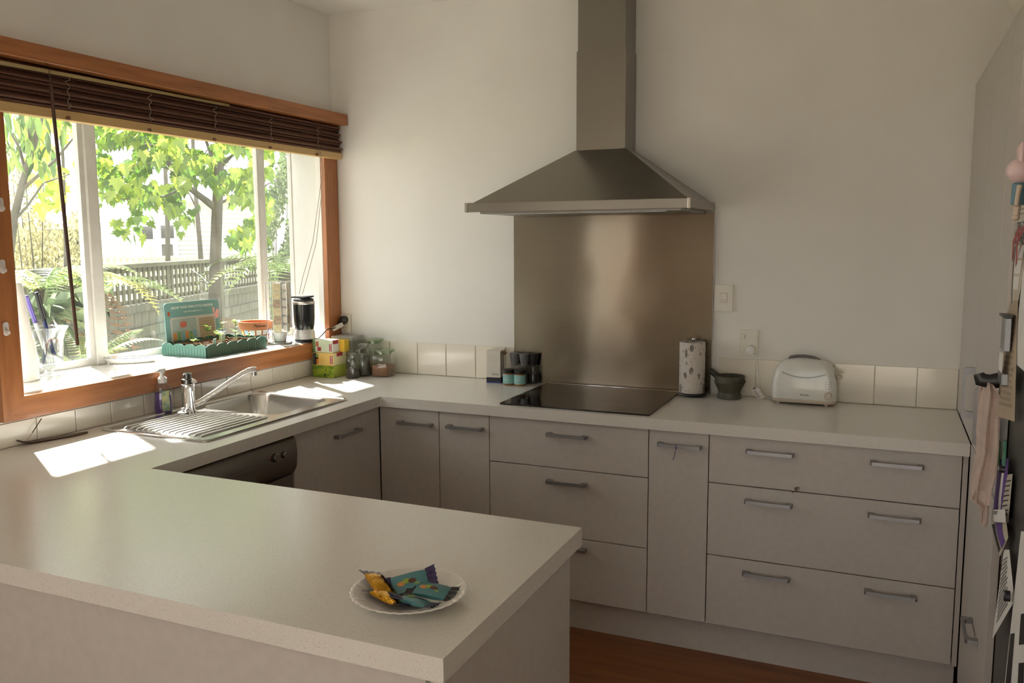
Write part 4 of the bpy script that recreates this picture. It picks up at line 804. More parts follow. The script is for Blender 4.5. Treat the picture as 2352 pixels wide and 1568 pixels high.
def sheet(name, lb, cat, uv, mat, lift=(.004, .004, .004, .004), marks=None, mm=None):
    """a sheet held flat on the fridge door, its corners (top left, top right, bottom right, bottom left) lifted a little"""
    P = [onx(FX-l, u, v) for (u, v), l in zip(uv, lift)]
    c = sum(P, Vector())/4; n = 8
    def at(s, q, off=0): 
        p_ = (P[0]*(1-s)+P[1]*s)*(1-q)+(P[3]*(1-s)+P[2]*s)*q; return p_-c+Vector((-off-.003*math.sin(PI*s)*math.sin(3*q), 0, 0))
    o = thing(name, lb, cat, tuple(c))
    G().sheet([[at(i/n, j/n) for i in range(n+1)] for j in range(n+1)], .0004).obj('sheet', mat, o, smooth=60)
    for nm, (s0, s1, q0, q1), m_ in marks or []:
        G().sheet([[at(s0+(s1-s0)*i/3, q0+(q1-q0)*j/3, .0012) for i in range(4)] for j in range(4)], .0003).obj(nm, m_, o)
    return o, P, c
INKB = M('ink_black', (.02, .02, .02), .6); VIOL = M('violet_print', (.13, .06, .30), .6); KRAFT = M('kraft_paper', (.46, .38, .28), .8)
LNS = lambda n, a, b, m_: [('print_line', (a, b-.04*(k % 3), .12+k*(.8/n), .12+k*(.8/n)+.025), m_) for k in range(n)]
TANINK = M('tan_ink', (.34, .28, .20), .7)
sheet('school_notice', 'white printed notice with a red line, behind the rabbit doll', 'paper', [(2302, 425), (2368, 385), (2366, 505), (2328, 512)], M('notice_paper', (.66, .62, .55), .8), (.02, .004, .004, .012), LNS(9, .25, .9, TANINK)+[('red_line', (.22, .6, .17, .20), M('red_ink', (.5, .05, .05), .6))])
sheet('photo_strip', 'black and white photo strip under the rabbit doll', 'photo', [(2324, 512), (2356, 508), (2356, 560), (2323, 563)], M('bw_photo', (.50, .50, .48), .5, col2=(.03, .03, .03), scale=45, ramp=(.45, .55)), (.010, .008, .008, .010))
sheet('paper_calendar', 'long pale card strip hanging below the photo strip', 'paper', [(2324, 563), (2362, 560), (2338, 700), (2321, 700)], M('pale_card', (.60, .55, .46), .8), (.012, .006, .006, .012), [('blue_edge', (.22, .30, .02, .98), M('ribbon_grey', (.08, .09, .12), .6)), ('white_square', (.4, .85, .02, .22), PAPER), ('white_square', (.4, .85, .26, .48), PAPER), ('white_square', (.4, .85, .52, .74), PAPER)])
sheet('receipt_strip', 'long curling kraft paper receipt on the fridge', 'receipt', [(2320, 690), (2338, 690), (2330, 968), (2287, 955)], KRAFT, (.012, .010, .012, .034), LNS(16, .15, .85, TANINK))
sheet('white_leaflet', 'white leaflet with a blue heading at the right edge', 'leaflet', [(2352, 600), (2385, 600), (2385, 880), (2327, 830)], PAPER, (.006, .004, .004, .010), [('blue_heading', (.5, .7, .35, .5), M('blue_ink', (.1, .12, .3), .6))])
sheet('purple_flyer', 'purple flyer hanging from the green pegs', 'flyer', [(2295, 1055), (2318, 1052), (2305, 1190), (2279, 1190)], VIOL, (.016, .010, .010, .02), [('white_strip', (.55, .75, .02, .98), PAPER)])
sheet('scribbled_note', 'pale note with dark scribbles beside the purple flyer', 'note', [(2312, 1090), (2326, 1088), (2316, 1200), (2296, 1205)], M('note_paper', (.55, .52, .44), .8), (.010, .008, .008, .014), LNS(8, .1, .9, INKB))
sheet('price_ticket', 'white ticket at the foot of the purple flyer', 'ticket', [(2279, 1170), (2308, 1170), (2310, 1200), (2276, 1198)], PAPER, (.026, .020, .020, .026), [('barcode', (.2, .5, .1, .4), GREYPRINT)])
sheet('striped_flyer', 'cream flyer with a purple stripe below the ticket', 'flyer', [(2276, 1196), (2312, 1200), (2316, 1235), (2297, 1278)], M('cream_flyer', (.58, .55, .42), .8), (.020, .012, .012, .014), [('purple_stripe', (.35, .75, .05, .95), VIOL), ('dark_print', (.02, .25, .1, .9), INKB)])
sheet('typed_letter', 'white typed letter curling off the lower fridge door', 'letter', [(2306, 1262), (2318, 1262), (2330, 1380), (2279, 1468)], PAPER, (.010, .010, .012, .022), LNS(14, .2, .8, GREYPRINT))
sheet('zebra_sheet', 'white sheet with black zebra stripes low on the fridge', 'paper', [(2345, 1220), (2392, 1220), (2392, 1640), (2300, 1640)], PAPER, (.008, .004, .004, .016), [('black_stripe', (.05, .22, .55, .95), INKB), ('black_stripe', (.42, .62, .45, .62), INKB), ('black_stripe', (.45, .6, .72, .95), INKB), ('black_stripe', (.75, .9, .3, .5), INKB)])
def magnet(lb, u, v, r=.012):
    p = onx(FX-.012, u, v); o = thing('magnet', lb, 'magnet', (p.x-.006, p.y, p.z)); o.rotation_euler = (0, -PI/2, 0)
    G().lathe([(r, 0), (r, .010), (r*.85, .012), (0, .012)], 20).obj('disc', BLACK, o); G().lathe([(r*.7, .0121), (r*.6, .013), (0, .013)], 16).obj('face', HANDLE, o)
magnet('round black magnet holding the typed letter', 2327, 1370); magnet('round black magnet above the purple flyer', 2314, 1078, .009)
for k, (u, nm) in enumerate(((2293, 'light green clothes peg, the left of the pair above the purple flyer'), (2307, 'dark green clothes peg, the right of the pair above the purple flyer'))):
    p = onx(FX-.020, u, 1040); o = thing('clothes_peg', nm, 'peg', tuple(p)); gm = M('peg_green_%d' % k, ((.10, .28, .09), (.06, .22, .15))[k], .5)
    for s in (-1, 1): G().box(-.003, .003, s*.006-.004, s*.006+.004, -.03, .03, bv=.001, m=R(s*.06, 'X')).obj('jaw', gm, o)
    G().tube([(-.004, -.006, .006), (-.006, 0, .012), (-.004, .006, .006)], .0012, 6).obj('spring', CHROME, o)
# rabbit peg doll
p = onx(FX-.030, 2343, 392); o = thing('rabbit_doll', 'small wooden rabbit doll with a pink head hung on the fridge', 'doll', tuple(p)); PNK = M('doll_pink', (.82, .62, .62), .35); SKN = M('doll_cream', (.70, .58, .46), .4)
G().ball(.028, u=20, v=14).obj('head', PNK, o)
for s in (-1, 1): G().loft([[(x, y+s*.013, z) for x, y, z in ovl(.006, .0075, 0, 12)], [(x, y+s*.018, z+.03) for x, y, z in ovl(.007, .0085, 0, 12)], [(x, y+s*.020, z+.042) for x, y, z in ovl(.003, .004, 0, 12)]], m=R(-.0, 'X') @ T(0, 0, .018)).obj('ear', PNK, o, smooth=60)
G().lathe([(.013, -.075), (.015, -.07), (.014, -.03), (.008, -.024)], 16).obj('blue_overalls', M('doll_blue', (.16, .28, .34), .6), o)
for s in (-1, 1):
    G().tube([(0, s*.013, -.034), (-.004, s*.022, -.055), (-.006, s*.026, -.078)], [.006, .005, .005], 8).obj('arm', SKN, o)
    G().tube([(0, s*.007, -.075), (-.002, s*.009, -.098)], [.0062, .006], 8).ball(.0075, T(-.003, s*.009, -.103), 10, 6).obj('leg', SKN, o)
# red ribbon
p = onx(FX-.02, 2344, 560); o = thing('red_ribbon', 'red ribbon hanging on the fridge beside the photo strip', 'ribbon', tuple(p)); RB = M('ribbon_red', (.36, .02, .02), .45)
for a, b in (((0, .02, .035), (0, .11, -.035)), ((0, -.03, .035), (0, .05, -.045))):
    G().sheet([[(0, a[1]-.012, a[2]), (0, a[1]+.012, a[2]+.006)], [(-.006, (a[1]+b[1])/2-.012, 0), (-.006, (a[1]+b[1])/2+.012, .006)], [(0, b[1]-.010, b[2]), (0, b[1]+.008, b[2]-.008)]], .0005).obj('tail', RB, o)
# metal organiser and black hook with a tea towel on the cupboard side
p = onx(2.838, 2305, 800); o = thing('metal_pocket', 'grey metal pocket with a white card in it, left of the kraft receipt', 'organiser', (2.849, p.y, p.z))
G().box(-.014, 0, -.03, .04, -.005, .075, bv=.002).obj('pocket', M('grey_metal', (.30, .30, .31), .4, .8), o); G().box(-.0155, -.0142, -.028, .03, -.055, -.008).obj('card', PAPER, o); G().box(-.015, 0, -.03, .04, -.085, -.056, bv=.002).obj('lower_pocket', M('grey_metal', (.3, .3, .31), .4, .8), o); G().box(-.020, 0.0, -.032, .04, .0752, .081).obj('black_rim', BLACK, o)
hk = onx(2.8495, 2306, 872); o = thing('black_hook', 'black hook on the tall cupboard with the tea towel over it', 'hook', (2.8495, hk.y, hk.z))
G().prism(rrect(-.02, .02, -.02, .03, .006), 0, .006).obj('hook_plate', BLACK, o).matrix_local = R(-PI/2, 'Y') @ R(PI/2, 'Z')
G().tube([(-.004, 0, .0), (-.03, 0, -.006), (-.05, 0, -.002), (-.055, 0, .012)], [.010, .009, .009, .006], 10, flat=2).obj('arm', BLACK, o)
TOW = M('pink_tea_towel', (.56, .455, .40), .95, vary=.06, scale=30, bump=.25, bscale=260)
uvL = [(2262, 872), (2250, 900), (2245, 960), (2243, 1040), (2234, 1080), (2228, 1120), (2232, 1150)]; uvR = [(2280, 878), (2296, 905), (2292, 960), (2290, 1020), (2284, 1080), (2278, 1110), (2275, 1150)]
yb = hk.y-.005
rows = []
for (ul, vl), (ur, vr) in zip(uvL, uvR):
    a = ony(yb+.012, ul, vl); b = ony(yb-.03, ur, vr); rows.append((a, b))
o = thing('tea_towel', 'pale pink tea towel hanging from the black hook on the tall cupboard', 'tea towel', tuple(rows[0][0]))
def strip(rows, m0, folds, dz=0):
    out = []
    for j, (a, b) in enumerate(rows):
        r_ = []
        for i in range(13):
            k = i/12; p_ = a*(1-k)+b*k; r_.append(p_+Vector((.0, .012*math.sin(k*folds+j*.25), dz*k)))
        out.append([q-m0 for q in r_])
    return out
rows2 = [(rows[i][0]*(1-f)+rows[i+1][0]*f, rows[i][1]*(1-f)+rows[i+1][1]*f) for i in range(6) for f in (0, .5)]+[rows[6]]
G().sheet(strip(rows2, rows[0][0], 9, -.01), .004).obj('cloth', TOW, o, smooth=60)
low = [(ony(yb-.01, 2240, 1125), ony(yb-.02, 2278, 1128)), (ony(yb-.01, 2232, 1146), ony(yb-.02, 2272, 1150)), (ony(yb-.01, 2256, 1165), ony(yb-.02, 2272, 1160)), (ony(yb-.01, 2256, 1195), ony(yb-.02, 2270, 1196)), (ony(yb-.01, 2253, 1204), ony(yb-.02, 2266, 1210))]
G().sheet(strip(low, rows[0][0], 6), .004).obj('hem', TOW, o, smooth=60)
# ================================================================ OUTSIDE
GR = -.45
struct(G().box(-45, -.5, -14, 45, GR-.1, GR).obj('garden_ground', M('garden_soil', (.16, .14, .07), .95, col2=(.10, .13, .04), scale=1.5)), 'garden soil and grass')
struct(G().box(-12, 12, -22, YR-.15, GR-.1, GR+.3).obj('rear_deck', M('pale_deck', (.45, .40, .33), .8)), 'pale deck behind the house')
struct(G().box(-3.2, -.5, -12, -2.6, GR-.05, GR+.02).obj('bounce_path', M('bounce_concrete', (.55, .53, .48), .9, vary=.08)), 'pale concrete slab added outside to bounce sunlight into the living room window')  # unseen path, added to throw sunlight in through the living room window
# --- near fence with a lattice top
F1 = dep(7.0, 228, 613); F2 = dep(11.2, 600, 586)
fd = (F2-F1); fd.z = 0; fl = fd.length; fd.normalize(); fa = math.atan2(fd.y, fd.x); ztop = (F1.z+F2.z)/2
FENW = M('weathered_fence', (.20, .195, .15), .9, col2=(.12, .12, .09), scale=3, stretch=(8, 8, 1)); LATW = M('weathered_lattice', (.17, .165, .11), .9, col2=(.11, .11, .07), scale=4)
t = thing('paling_fence', 'weathered grey paling fence with a lattice top across the garden', 'fence', (F1.x, F1.y, 0), fa)
hl = ztop-.035; ll = ztop-.36; L0, L1 = -3.2, fl+1.2
pm1 = G().box(0, .142, -.009, .009, GR, ll-.02).mesh('paling', FENW); lm1 = G().box(0, .042, -.006, .006, ll, hl).mesh('lattice_slat', LATW)
k = L0
while k < L1: link('paling', pm1, t, mw=T(k, 0, 0)); k += .15
k = L0
while k < L1: link('lattice_slat', lm1, t, mw=T(k, 0, 0)); k += .102
for z in (ll+.02, ll+.115, ll+.21, ll+.30): G().box(L0, L1, .0065, .0165, z-.02, z+.02).obj('lattice_slat', LATW, t)
G().box(L0, L1, -.05, .05, hl, ztop).obj('cap_rail', LATW, t)
G().box(L0, L1, -.045, .02, ll-.07, ll-.005).obj('rail', FENW, t); G().box(L0, L1, -.05, -.0095, ll-.30, ll-.21).obj('rail', FENW, t)
for k in (-2.6, -.1, 2.55, 5.1): G().box(k, k+.10, -.06, .04, GR, ztop+.01).obj('post', FENW, t)
# --- white trellis farther back
A = dep(13.5, -40, 603); B = dep(14.5, 520, 598); dv = B-A; dv.z = 0; n_ = dv.length
t = thing('white_trellis', 'pale trellis fence on the far side of the neighbour\'s garden', 'trellis', (A.x, A.y, 0), math.atan2(dv.y, dv.x)); PT = M('pale_trellis', (.62, .57, .48), .8)
zt = dep(14, 300, 589).z; zb = dep(14, 300, 612).z
G().box(0, n_, -.03, .03, zt-.05, zt).obj('top_rail', PT, t); G().box(0, n_, -.03, .03, zb-.08, zb).obj('lower_rail', PT, t)
g = G(); k = 0
while k < n_: g.box(k, k+.045, -.01, .01, zb-.6, zt-.02); k += .095
o = g.obj('slats', PT, t); o['kind'] = 'stuff'
# --- neighbour's white weatherboard house
H0 = dep(23, 215, 600); H1 = dep(22, 640, 600); hd = H1-H0; hd.z = 0; hn = hd.length; hang_ = math.atan2(hd.y, hd.x)
t = thing('weatherboard_house', 'white weatherboard house beyond the fence', 'house', (H0.x, H0.y, 0), hang_)
WB = M('white_weatherboard', (.80, .80, .77), .6); zr = dep(22.5, 400, 468).z
G().box(0, hn, .03, 6, GR, zr).obj('wall', WB, t)
bm_ = G().loft([[(x, 0.0, 0), (x, -.012, .0), (x, .024, .118), (x, .03, .118)] for x in (0, hn)]).mesh('weatherboard', WB, None)
z = .2
while z < zr-.12: link('weatherboard', bm_, t, mw=T(0, 0, z)); z += .115
def hx(u): 
    s, q = .0, 1.0
    for _ in range(30):
        m_ = (s+q)/2; P_ = H0+hd*m_-CAM; uu = 1176+FPX*(P_.dot(RT)/P_.dot(FW))
        if uu < u: s = m_
        else: q = m_
    return m_*hn
def hz(v): return dep(22.5, 365, v).z
WT = M('window_trim_white', (.85, .85, .83), .5); DKP = M('dark_house_pane', (.10, .10, .10), .15)
wn = G().box(hx(312), hx(412), -.05, .0, hz(594), hz(508)).obj('window_frame', WT, t)
for u0, u1, v0, v1, m_ in ((332, 357, 588, 561, M('net_curtain', (.62, .62, .58), .8)), (376, 401, 588, 561, DKP), (332, 357, 549, 520, DKP), (376, 405, 547, 518, DKP)):
    G().box(hx(u0), hx(u1), -.056, -.051, hz(v0), hz(v1)).obj('pane', m_, wn)
G().box(-.1, hn+.2, -.5, .05, zr, zr+.12).obj('gutter', WT, t)
RF = M('pale_iron_roof', (.70, .70, .68), .5)
G().loft([[(-.3, -.5, zr+.12), (hn+.4, -.5, zr+.12), (hn+.4, 6.2, zr+.12), (-.3, 6.2, zr+.12)], [(.6, 2.6, zr+1.5), (hn-.6, 2.6, zr+1.5), (hn-.6, 3.2, zr+1.5), (.6, 3.2, zr+1.5)]]).obj('roof', RF, t, smooth=None)
# --- low garage with a pale roof on the left
A = dep(17, -60, 600); B = dep(18, 236, 600); dv = B-A; dv.z = 0; n_ = dv.length
t = thing('garden_shed', 'low white outbuilding with a pale iron roof left of the house', 'shed', (A.x, A.y, 0), math.atan2(dv.y, dv.x))
z1 = dep(17.5, 150, 519).z; z2 = dep(17.5, 150, 448).z
G().box(0, n_, 0, 3.5, GR, z1-.06).obj('wall', M('shed_wall', (.50, .47, .40), .8), t)
G().box(n_*.72, n_*.86, -.02, .0, .3, z1-.12).obj('doorway', M('doorway_dark', (.05, .05, .05), .8), t)
G().box(-.2, n_+.15, -.45, -.35, z1-.06, z1+.05).obj('gutter', WT, t)
G().loft([[(-.2, -.4, z1+.03), (n_+.15, -.4, z1+.03), (n_+.15, 3.9, z1+.03), (-.2, 3.9, z1+.03)], [(-.2, 1.6, z2), (n_-.2, 1.6, z2), (n_-.2, 1.75, z2), (-.2, 1.75, z2)]]).obj('roof', RF, t, smooth=None)
G().box(-.2, n_-.1, 1.0, 1.1, z2-.3, z2-.18).obj('roof_flashing', M('roof_grey', (.35, .34, .30), .6), t)

# --- leaves
MAP = leafy('maple_leaf_green', (.09, .19, .02), (.36, .46, .05), .55, 2.5)
def mapleleaf():
    lob = [(0, -.02), (.16, -.10), (.34, -.16), (.30, .02), (.55, .10), (.40, .24), (.52, .46), (.26, .42), (.20, .62), (0, 1.0), (-.20, .62), (-.26, .42), (-.52, .46), (-.40, .24), (-.55, .10), (-.30, .02), (-.34, -.16), (-.16, -.10)]
    return [Vector((x, y, -.10*abs(x)-.12*max(0, y)**2)) for x, y in lob]
LEAF = mapleleaf()
def leafmesh(mat):
    me = bpy.data.meshes.new('leaf'); c = Vector((0, .3, .02)); n = len(LEAF)
    me.from_pydata([tuple(v) for v in LEAF]+[tuple(c)], [], [(i, (i+1) % n, n) for i in range(n)]); me.materials.append(mat); return me
def rnd(a, b): return a+(b-a)*random.random()
def hangrot(): return R(rnd(0, 6.28), 'Z') @ R(-PI/2+rnd(-.9, .7), 'X') @ R(rnd(-.6, .6), 'Y')
def cloud(pts, verts, faces, smin, smax, rot):
    V, Fc = [], []
    for p in pts:
        m = T(*p) @ rot() @ Matrix.Scale(rnd(smin, smax), 4); b = len(V); V += [tuple(m @ v) for v in verts]; Fc += [tuple(b+i for i in f) for f in faces]
    return V, Fc
def stuff(name, pts, verts, faces, smin, smax, rot, mat, parent, org):
    V, Fc = cloud([Vector(p)-org for p in pts], verts, faces, smin, smax, rot); me = bpy.data.meshes.new(name); me.from_pydata(V, [], Fc); me.materials.append(mat)
    o = link(name, me, parent); o['kind'] = 'stuff'; return o
BARK = M('grey_bark', (.17, .155, .125), .9, col2=(.10, .09, .07), scale=10, bump=.4, bscale=30, stretch=(1, 1, .4))
def limb(g, d, uv, r, org):
    pts = [dep(d+(q[2] if len(q) > 2 else 0), q[0], q[1])-org for q in uv]; n = len(pts)
    g.tube(pts, [r[0]+(r[1]-r[0])*i/(n-1) for i in range(n)], 9); return g
org = dep(7.6, 492, 800); org.z = GR
t = thing('maple_tree', 'broad leaved maple tree with a grey trunk outside the window', 'tree', tuple(org))
g = limb(G(), 7.6, [(488, 1300), (489, 900), (491, 760), (493, 640), (497, 520), (501, 420), (505, 340), (509, 260), (512, 150)], (.062, .036), org); g.obj('trunk', BARK, t, smooth=60)
for uv, r in (([(496, 478), (470, 458, -.1), (430, 428, -.3), (395, 388, -.5), (366, 335, -.6), (345, 270, -.7)], (.034, .012)), ([(503, 400), (488, 365, .1), (474, 325, .2), (465, 260, .3)], (.020, .010)), ([(505, 385), (530, 360), (560, 335, -.1), (610, 300, -.2)], (.018, .008)), ([(499, 470), (530, 455, .1), (570, 446, .2), (640, 410, .3)], (.014, .006)), ([(395, 388, -.5), (340, 375, -.7), (280, 385, -.8)], (.012, .005)), ([(366, 335, -.6), (310, 330, -.7), (250, 310, -.8)], (.012, .005)), ([(507, 320), (420, 250, .2), (330, 215, .3)], (.016, .008)), ([(430, 428, -.3), (380, 450, -.4), (330, 460, -.4), (270, 455, -.4)], (.010, .004))):
    limb(G(), 7.6, uv, r, org).obj('branch', BARK, t, smooth=60)
def okleaf(u, v):
    e = 20*math.sin(u*.05)+14*math.sin(u*.13+v*.04)
    if v < 250: return random.random() < .6
    if u < 225: return v < 350+e
    if u < 470: lim = 440+e+(60 if u < 420 else 0)*(.5+.5*math.sin(u*.045)); return v < lim or (v < lim+55 and random.random() < .25)
    if u < 530: return v < 450+e*.5 and random.random() < .55
    return v < 560+e and random.random() < (.85 if v < 470 else .45)
uvs = []
while len(uvs) < 1900:
    u, v = rnd(206, 625), rnd(120, 610)
    cl = math.sin(u*.035+1.3)*math.sin(v*.05+u*.01)+.35*math.sin(u*.11)*math.cos(v*.12)
    if okleaf(u, v) and cl > -.30+.35*random.random()-.2: uvs.append((u, v))
pts = [dep(rnd(6.5, 8.6), u, v) for u, v in uvs]
inview = [p for p, q in zip(pts, uvs) if 255 < q[1]]; inview.sort(key=lambda p: (p-CAM).length); first = inview[:300]; rest = [p for p in pts if p not in first]
lme = leafmesh(MAP)
for p in first: link('leaf', lme, t, mw=T(*(p-org)) @ hangrot() @ Matrix.Scale(rnd(.075, .125), 4))
LF = [(i, (i+1) % len(LEAF), len(LEAF)) for i in range(len(LEAF))]; LV = LEAF+[Vector((0, .3, .02))]
stuff('foliage', rest, LV, LF, .07, .115, hangrot, MAP, t, org)
for d, uv, r, lb in ((10.5, [(386, 640), (385, 560), (384, 480), (380, 400), (376, 300)], (.032, .024), 'slim bare trunk standing in front of the neighbour window'), (11.0, [(464, 640), (459, 560), (452, 480), (446, 400), (442, 300)], (.034, .022), 'slim leaning trunk just left of the maple trunk')):
    o_ = dep(d, uv[0][0], 800); o_.z = GR; tt = thing('slim_tree', lb, 'tree', tuple(o_)); pts_ = [Vector((0, 0, 0))]+[dep(d, *q)-o_ for q in uv]
    G().tube(pts_, [r[0]*1.2]+[r[0]+(r[1]-r[0])*i/4 for i in range(5)], 9).obj('trunk', BARK, tt, smooth=60)
    for (u, v), (u2, v2) in ((uv[3], (uv[3][0]+40, 330)), (uv[2], (uv[2][0]-35, 420))): limb(G(), d, [(u, v), ((u+u2)/2, (v+v2)/2-6), (u2, v2)], (.012, .005), o_).obj('branch', BARK, tt, smooth=60)
# lighter spray of the same kind of tree in the left pane
org = dep(6.6, 140, 800); org.z = GR
t = thing('young_maple', 'young maple sapling with bright yellow green leaves in the left pane', 'tree', tuple(org))
limb(G(), 6.6, [(150, 1350), (152, 800), (150, 560), (146, 400), (140, 250), (135, 150)], (.016, .008), org).obj('trunk', BARK, t, smooth=60)
YLM = leafy('maple_leaf_yellow', (.34, .46, .04), (.68, .70, .12), .6, 3)
for u, v in [(rnd(60, 178), 255+150*random.random()**1.5) for _ in range(60)]+[(rnd(85, 150), rnd(410, 470)) for _ in range(14)]+[(rnd(40, 190), rnd(130, 255)) for _ in range(25)]:
    link('leaf', lme if False else bpy.data.meshes.get('leaf_yellow') or (lambda m_: (setattr(m_, 'name', 'leaf_yellow'), m_)[1])(leafmesh(YLM)), t, mw=T(*(dep(rnd(6.2, 7.2), u, v)-org)) @ hangrot() @ Matrix.Scale(rnd(.09, .14), 4))
# slender dark leaved tree at the near side
org = dep(5.6, 25, 800); org.z = GR
t = thing('slender_tree', 'slender many stemmed tree with dark narrow leaves at the left of the view', 'tree', tuple(org))
limb(G(), 5.6, [(18, 1500), (15, 900), (20, 600), (32, 500), (52, 420), (72, 350), (90, 290), (104, 220)], (.034, .014), org).obj('trunk', BARK, t, smooth=60)
for uv, r in (([(45, 440), (85, 405), (125, 370), (168, 318)], (.013, .006)), ([(60, 400), (45, 340), (22, 300), (-15, 270)], (.010, .005)), ([(72, 350), (66, 300), (72, 230)], (.010, .006)), ([(30, 510), (65, 470), (100, 420), (160, 400)], (.010, .004))): limb(G(), 5.6, uv, r, org).obj('branch', BARK, t, smooth=60)
NAR = leafy('narrow_leaf_dark', (.05, .10, .03), (.20, .30, .06), .4, 3)
NV = [Vector(q) for q in ((0, 0, 0), (.14, .3, .02), (.12, .7, 0), (0, 1.05, -.06), (-.12, .7, 0), (-.14, .3, .02))]; NF = [(0, 1, 2, 3), (0, 3, 4, 5)]
nme = bpy.data.meshes.new('leaf'); nme.from_pydata([tuple(v) for v in NV], [], NF); nme.materials.append(NAR)
for u, v in [(rnd(5, 150), 252+125*random.random()**1.3) for _ in range(85)]+[(rnd(0, 170), rnd(130, 255)) for _ in range(40)]: link('leaf', nme, t, mw=T(*(dep(rnd(5.2, 6.1), u, v)-org)) @ hangrot() @ Matrix.Scale(rnd(.09, .15), 4))
# fine leaved shrubs: one mesh of tiny leaves each
QV = [Vector(q) for q in ((0, 0, 0), (.35, .45, .05), (0, 1, 0), (-.35, .45, .05))]; QF = [(0, 1, 2, 3)]
def shrub(name, lb, d0, d1, n, box_, size, mat, dens=None, base=None):
    org = dep((d0+d1)/2, *(base or ((box_[0]+box_[1])/2, 700))); org.z = GR
    t = thing(name, lb, 'shrub', tuple(org)); P_ = []
    while len(P_) < n:
        u, v = rnd(box_[0], box_[1]), rnd(box_[2], box_[3])
        if dens is None or random.random() < dens(u, v): P_.append(dep(rnd(d0, d1), u, v))
    stuff('foliage', P_, QV, QF, size*.7, size*1.3, hangrot, mat, t, org)
    g = G()
    for i in range(5):
        top = Vector(random.choice(P_)); g.tube([Vector((0, 0, 0)), (top-org)*.5+Vector((rnd(-.1, .1), rnd(-.1, .1), 0)), top-org], [.012, .007, .002], 6)
    g.obj('stem', BARK, t, smooth=60); return t
shrub('wispy_shrub', 'wispy grey green shrub at the far left of the view', 7.0, 8.2, 900, (10, 120, 260, 500), .035, leafy('wispy_green', (.20, .22, .12), (.45, .46, .28), .5), lambda u, v: .9 if u < 70 else .35)
shrub('golden_shrub', 'golden olive shrub above the ferns in the left pane', 7.4, 9.0, 1700, (20, 182, 480, 620), .042, leafy('golden_leaf', (.22, .215, .11), (.46, .39, .19), .45, 4), lambda u, v: min(1, max(0, (v-480-25*math.sin(u*.06))/40)))
shrub('grey_shrub', 'grey green bush filling the narrow right pane', 9.5, 11, 2600, (596, 700, 330, 640), .06, leafy('grey_leaf', (.10, .14, .06), (.36, .42, .20), .45, 3), lambda u, v: .5+.5*math.sin(u*.09+v*.03))
shrub('dark_bush', 'dark bush low down in front of the fence at the left', 6.6, 7.6, 1500, (20, 235, 640, 850), .07, leafy('dark_bush_leaf', (.06, .09, .03), (.20, .22, .08), .3, 3))
# ferns
def frondmesh(L, mat, droop=.8, w_=.16, n=22, lift=.55):
    V, Fc = [], []
    def sp(k): return Vector((L*k*(1-.18*droop*k), 0, L*(lift*k-droop*k*k)))
    for i in range(1, n+1):
        k = i/n; p = sp(k); q = sp(min(1, k+.5/n)); wd = w_*math.sin(PI*min(1, k*.92+.10))**.8*(1 if k < .97 else .6)
        for s in (-1, 1):
            b = len(V); tip = p+Vector((.35*wd, s*wd, -.22*wd)); V += [tuple(p), tuple(q), tuple(tip+Vector((.01, 0, 0))), tuple((p+tip)/2+Vector((-.012, 0, 0)))]; Fc.append((b, b+1, b+2, b+3))
    for i in range(n):
        a, c = sp(i/n), sp((i+1)/n); b = len(V); V += [tuple(a+Vector((0, .004, 0))), tuple(a-Vector((0, .004, 0))), tuple(c-Vector((0, .003, 0))), tuple(c+Vector((0, .003, 0)))]; Fc.append((b, b+1, b+2, b+3))
    me = bpy.data.meshes.new('frond'); me.from_pydata(V, [], Fc); me.materials.append(mat); return me
FGR = leafy('fern_green', (.16, .26, .06), (.50, .58, .24), .5, 3); FYL = leafy('fern_yellow', (.40, .42, .08), (.66, .60, .16), .55, 3); FBR = leafy('fern_dead', (.24, .13, .06), (.40, .26, .13), .3, 3)
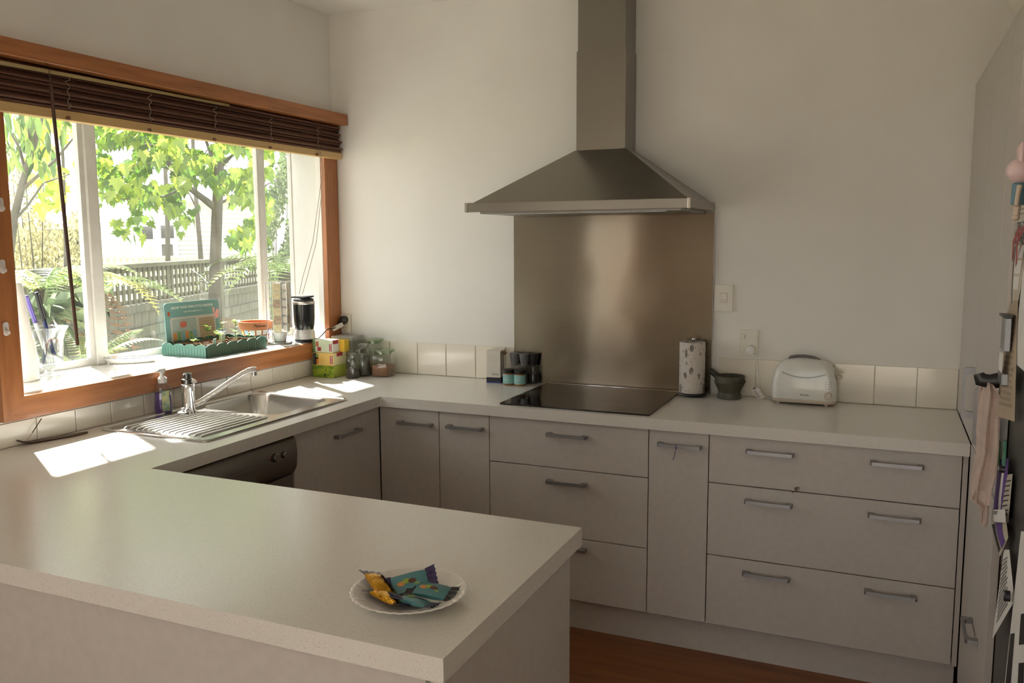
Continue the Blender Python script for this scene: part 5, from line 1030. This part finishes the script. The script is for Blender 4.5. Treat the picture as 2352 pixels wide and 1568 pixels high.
def fern(name, lb, d, u, v, fr, trunk=True):
    c = dep(d, u, v); org = Vector((c.x, c.y, GR)); t = thing(name, lb, 'fern', tuple(org)); z = c.z-GR
    if trunk: G().lathe([(.075, 0), (.06, z*.5), (.055, z-.02), (.03, z+.02)], 12, fl=lambda k, r: .12*math.sin(k*44)).obj('trunk', M('fern_trunk', (.05, .035, .022), .95, vary=.4, scale=40, bump=.6, bscale=50), t)
    for az, L, dr, lf, mat in fr: link('frond', frondmesh(L, mat, dr, .15*L, lift=lf), t, mw=T(0, 0, z) @ R(az, 'Z') @ R(rnd(-.25, .25), 'X'))
def ring(n, L, dr, lf, mats, a0=0): return [(a0+2*PI*i/n+rnd(-.15, .15), L*rnd(.85, 1.15), dr*rnd(.8, 1.2), lf*rnd(.85, 1.15), mats[i % len(mats)]) for i in range(n)]
fern('tree_fern', 'tree fern with pale arching fronds in the left pane', 5.6, 95, 668, ring(13, .75, .75, .75, [FGR, FGR, FYL, FGR]))
fern('tree_fern', 'tree fern behind the wide white mullion with brown hanging fronds', 6.3, 212, 660, ring(9, .75, .7, .55, [FYL, FGR, FGR])+[(rnd(-1.5, .5), .6, 1.9, .1, FBR) for _ in range(6)])
fern('tree_fern', 'tree fern with long drooping fronds beside the narrow right pane', 7.6, 655, 628, ring(12, .95, .85, .7, [FGR, FGR, FGR]))
fern('ground_fern', 'low fern near the ground behind the glass vase', 5.2, 190, 850, ring(9, .5, .6, .9, [FGR]), False)
# strappy plant
c = dep(5.0, 100, 720); org = Vector((c.x, c.y, GR)); t = thing('flax_plant', 'shiny strap leaved plant behind the pens', 'plant', tuple(org)); STP = leafy('strap_leaf', (.07, .12, .05), (.30, .36, .18), .25, 4)
G().cyl(.03, 0, c.z-GR, 10).obj('stem', BARK, t)
for i in range(44):
    a = rnd(0, 6.28); L = rnd(.22, .42); e_ = rnd(.2, 1.2); dx = Vector((math.cos(a), math.sin(a), 0)); sd_ = Vector((-dx.y, dx.x, 0))*.012
    rows = [[Vector((0, 0, c.z-GR+rnd(-.06, .04)))+dx*L*k+Vector((0, 0, L*(e_*k-.75*k*k)))+sd_*s*(1-k**3)*(.4+1.2*min(1, 3*k))*.8 for s in (-1, 0, 1)] for k in (0, .2, .45, .7, .9, 1.0)]
    G().sheet([[tuple(p) for p in r] for r in rows]).obj('leaf', STP, t, smooth=60)
tag(G().tube([dep(8.6, 440, 618), dep(8.0, 462, 634), dep(7.68, 477, 650), dep(7.6, 500, 648)], .003, 5).obj('string', M('white_string', (.7, .72, .66), .7)), 'pale string tied from the fence to the maple trunk', 'string')
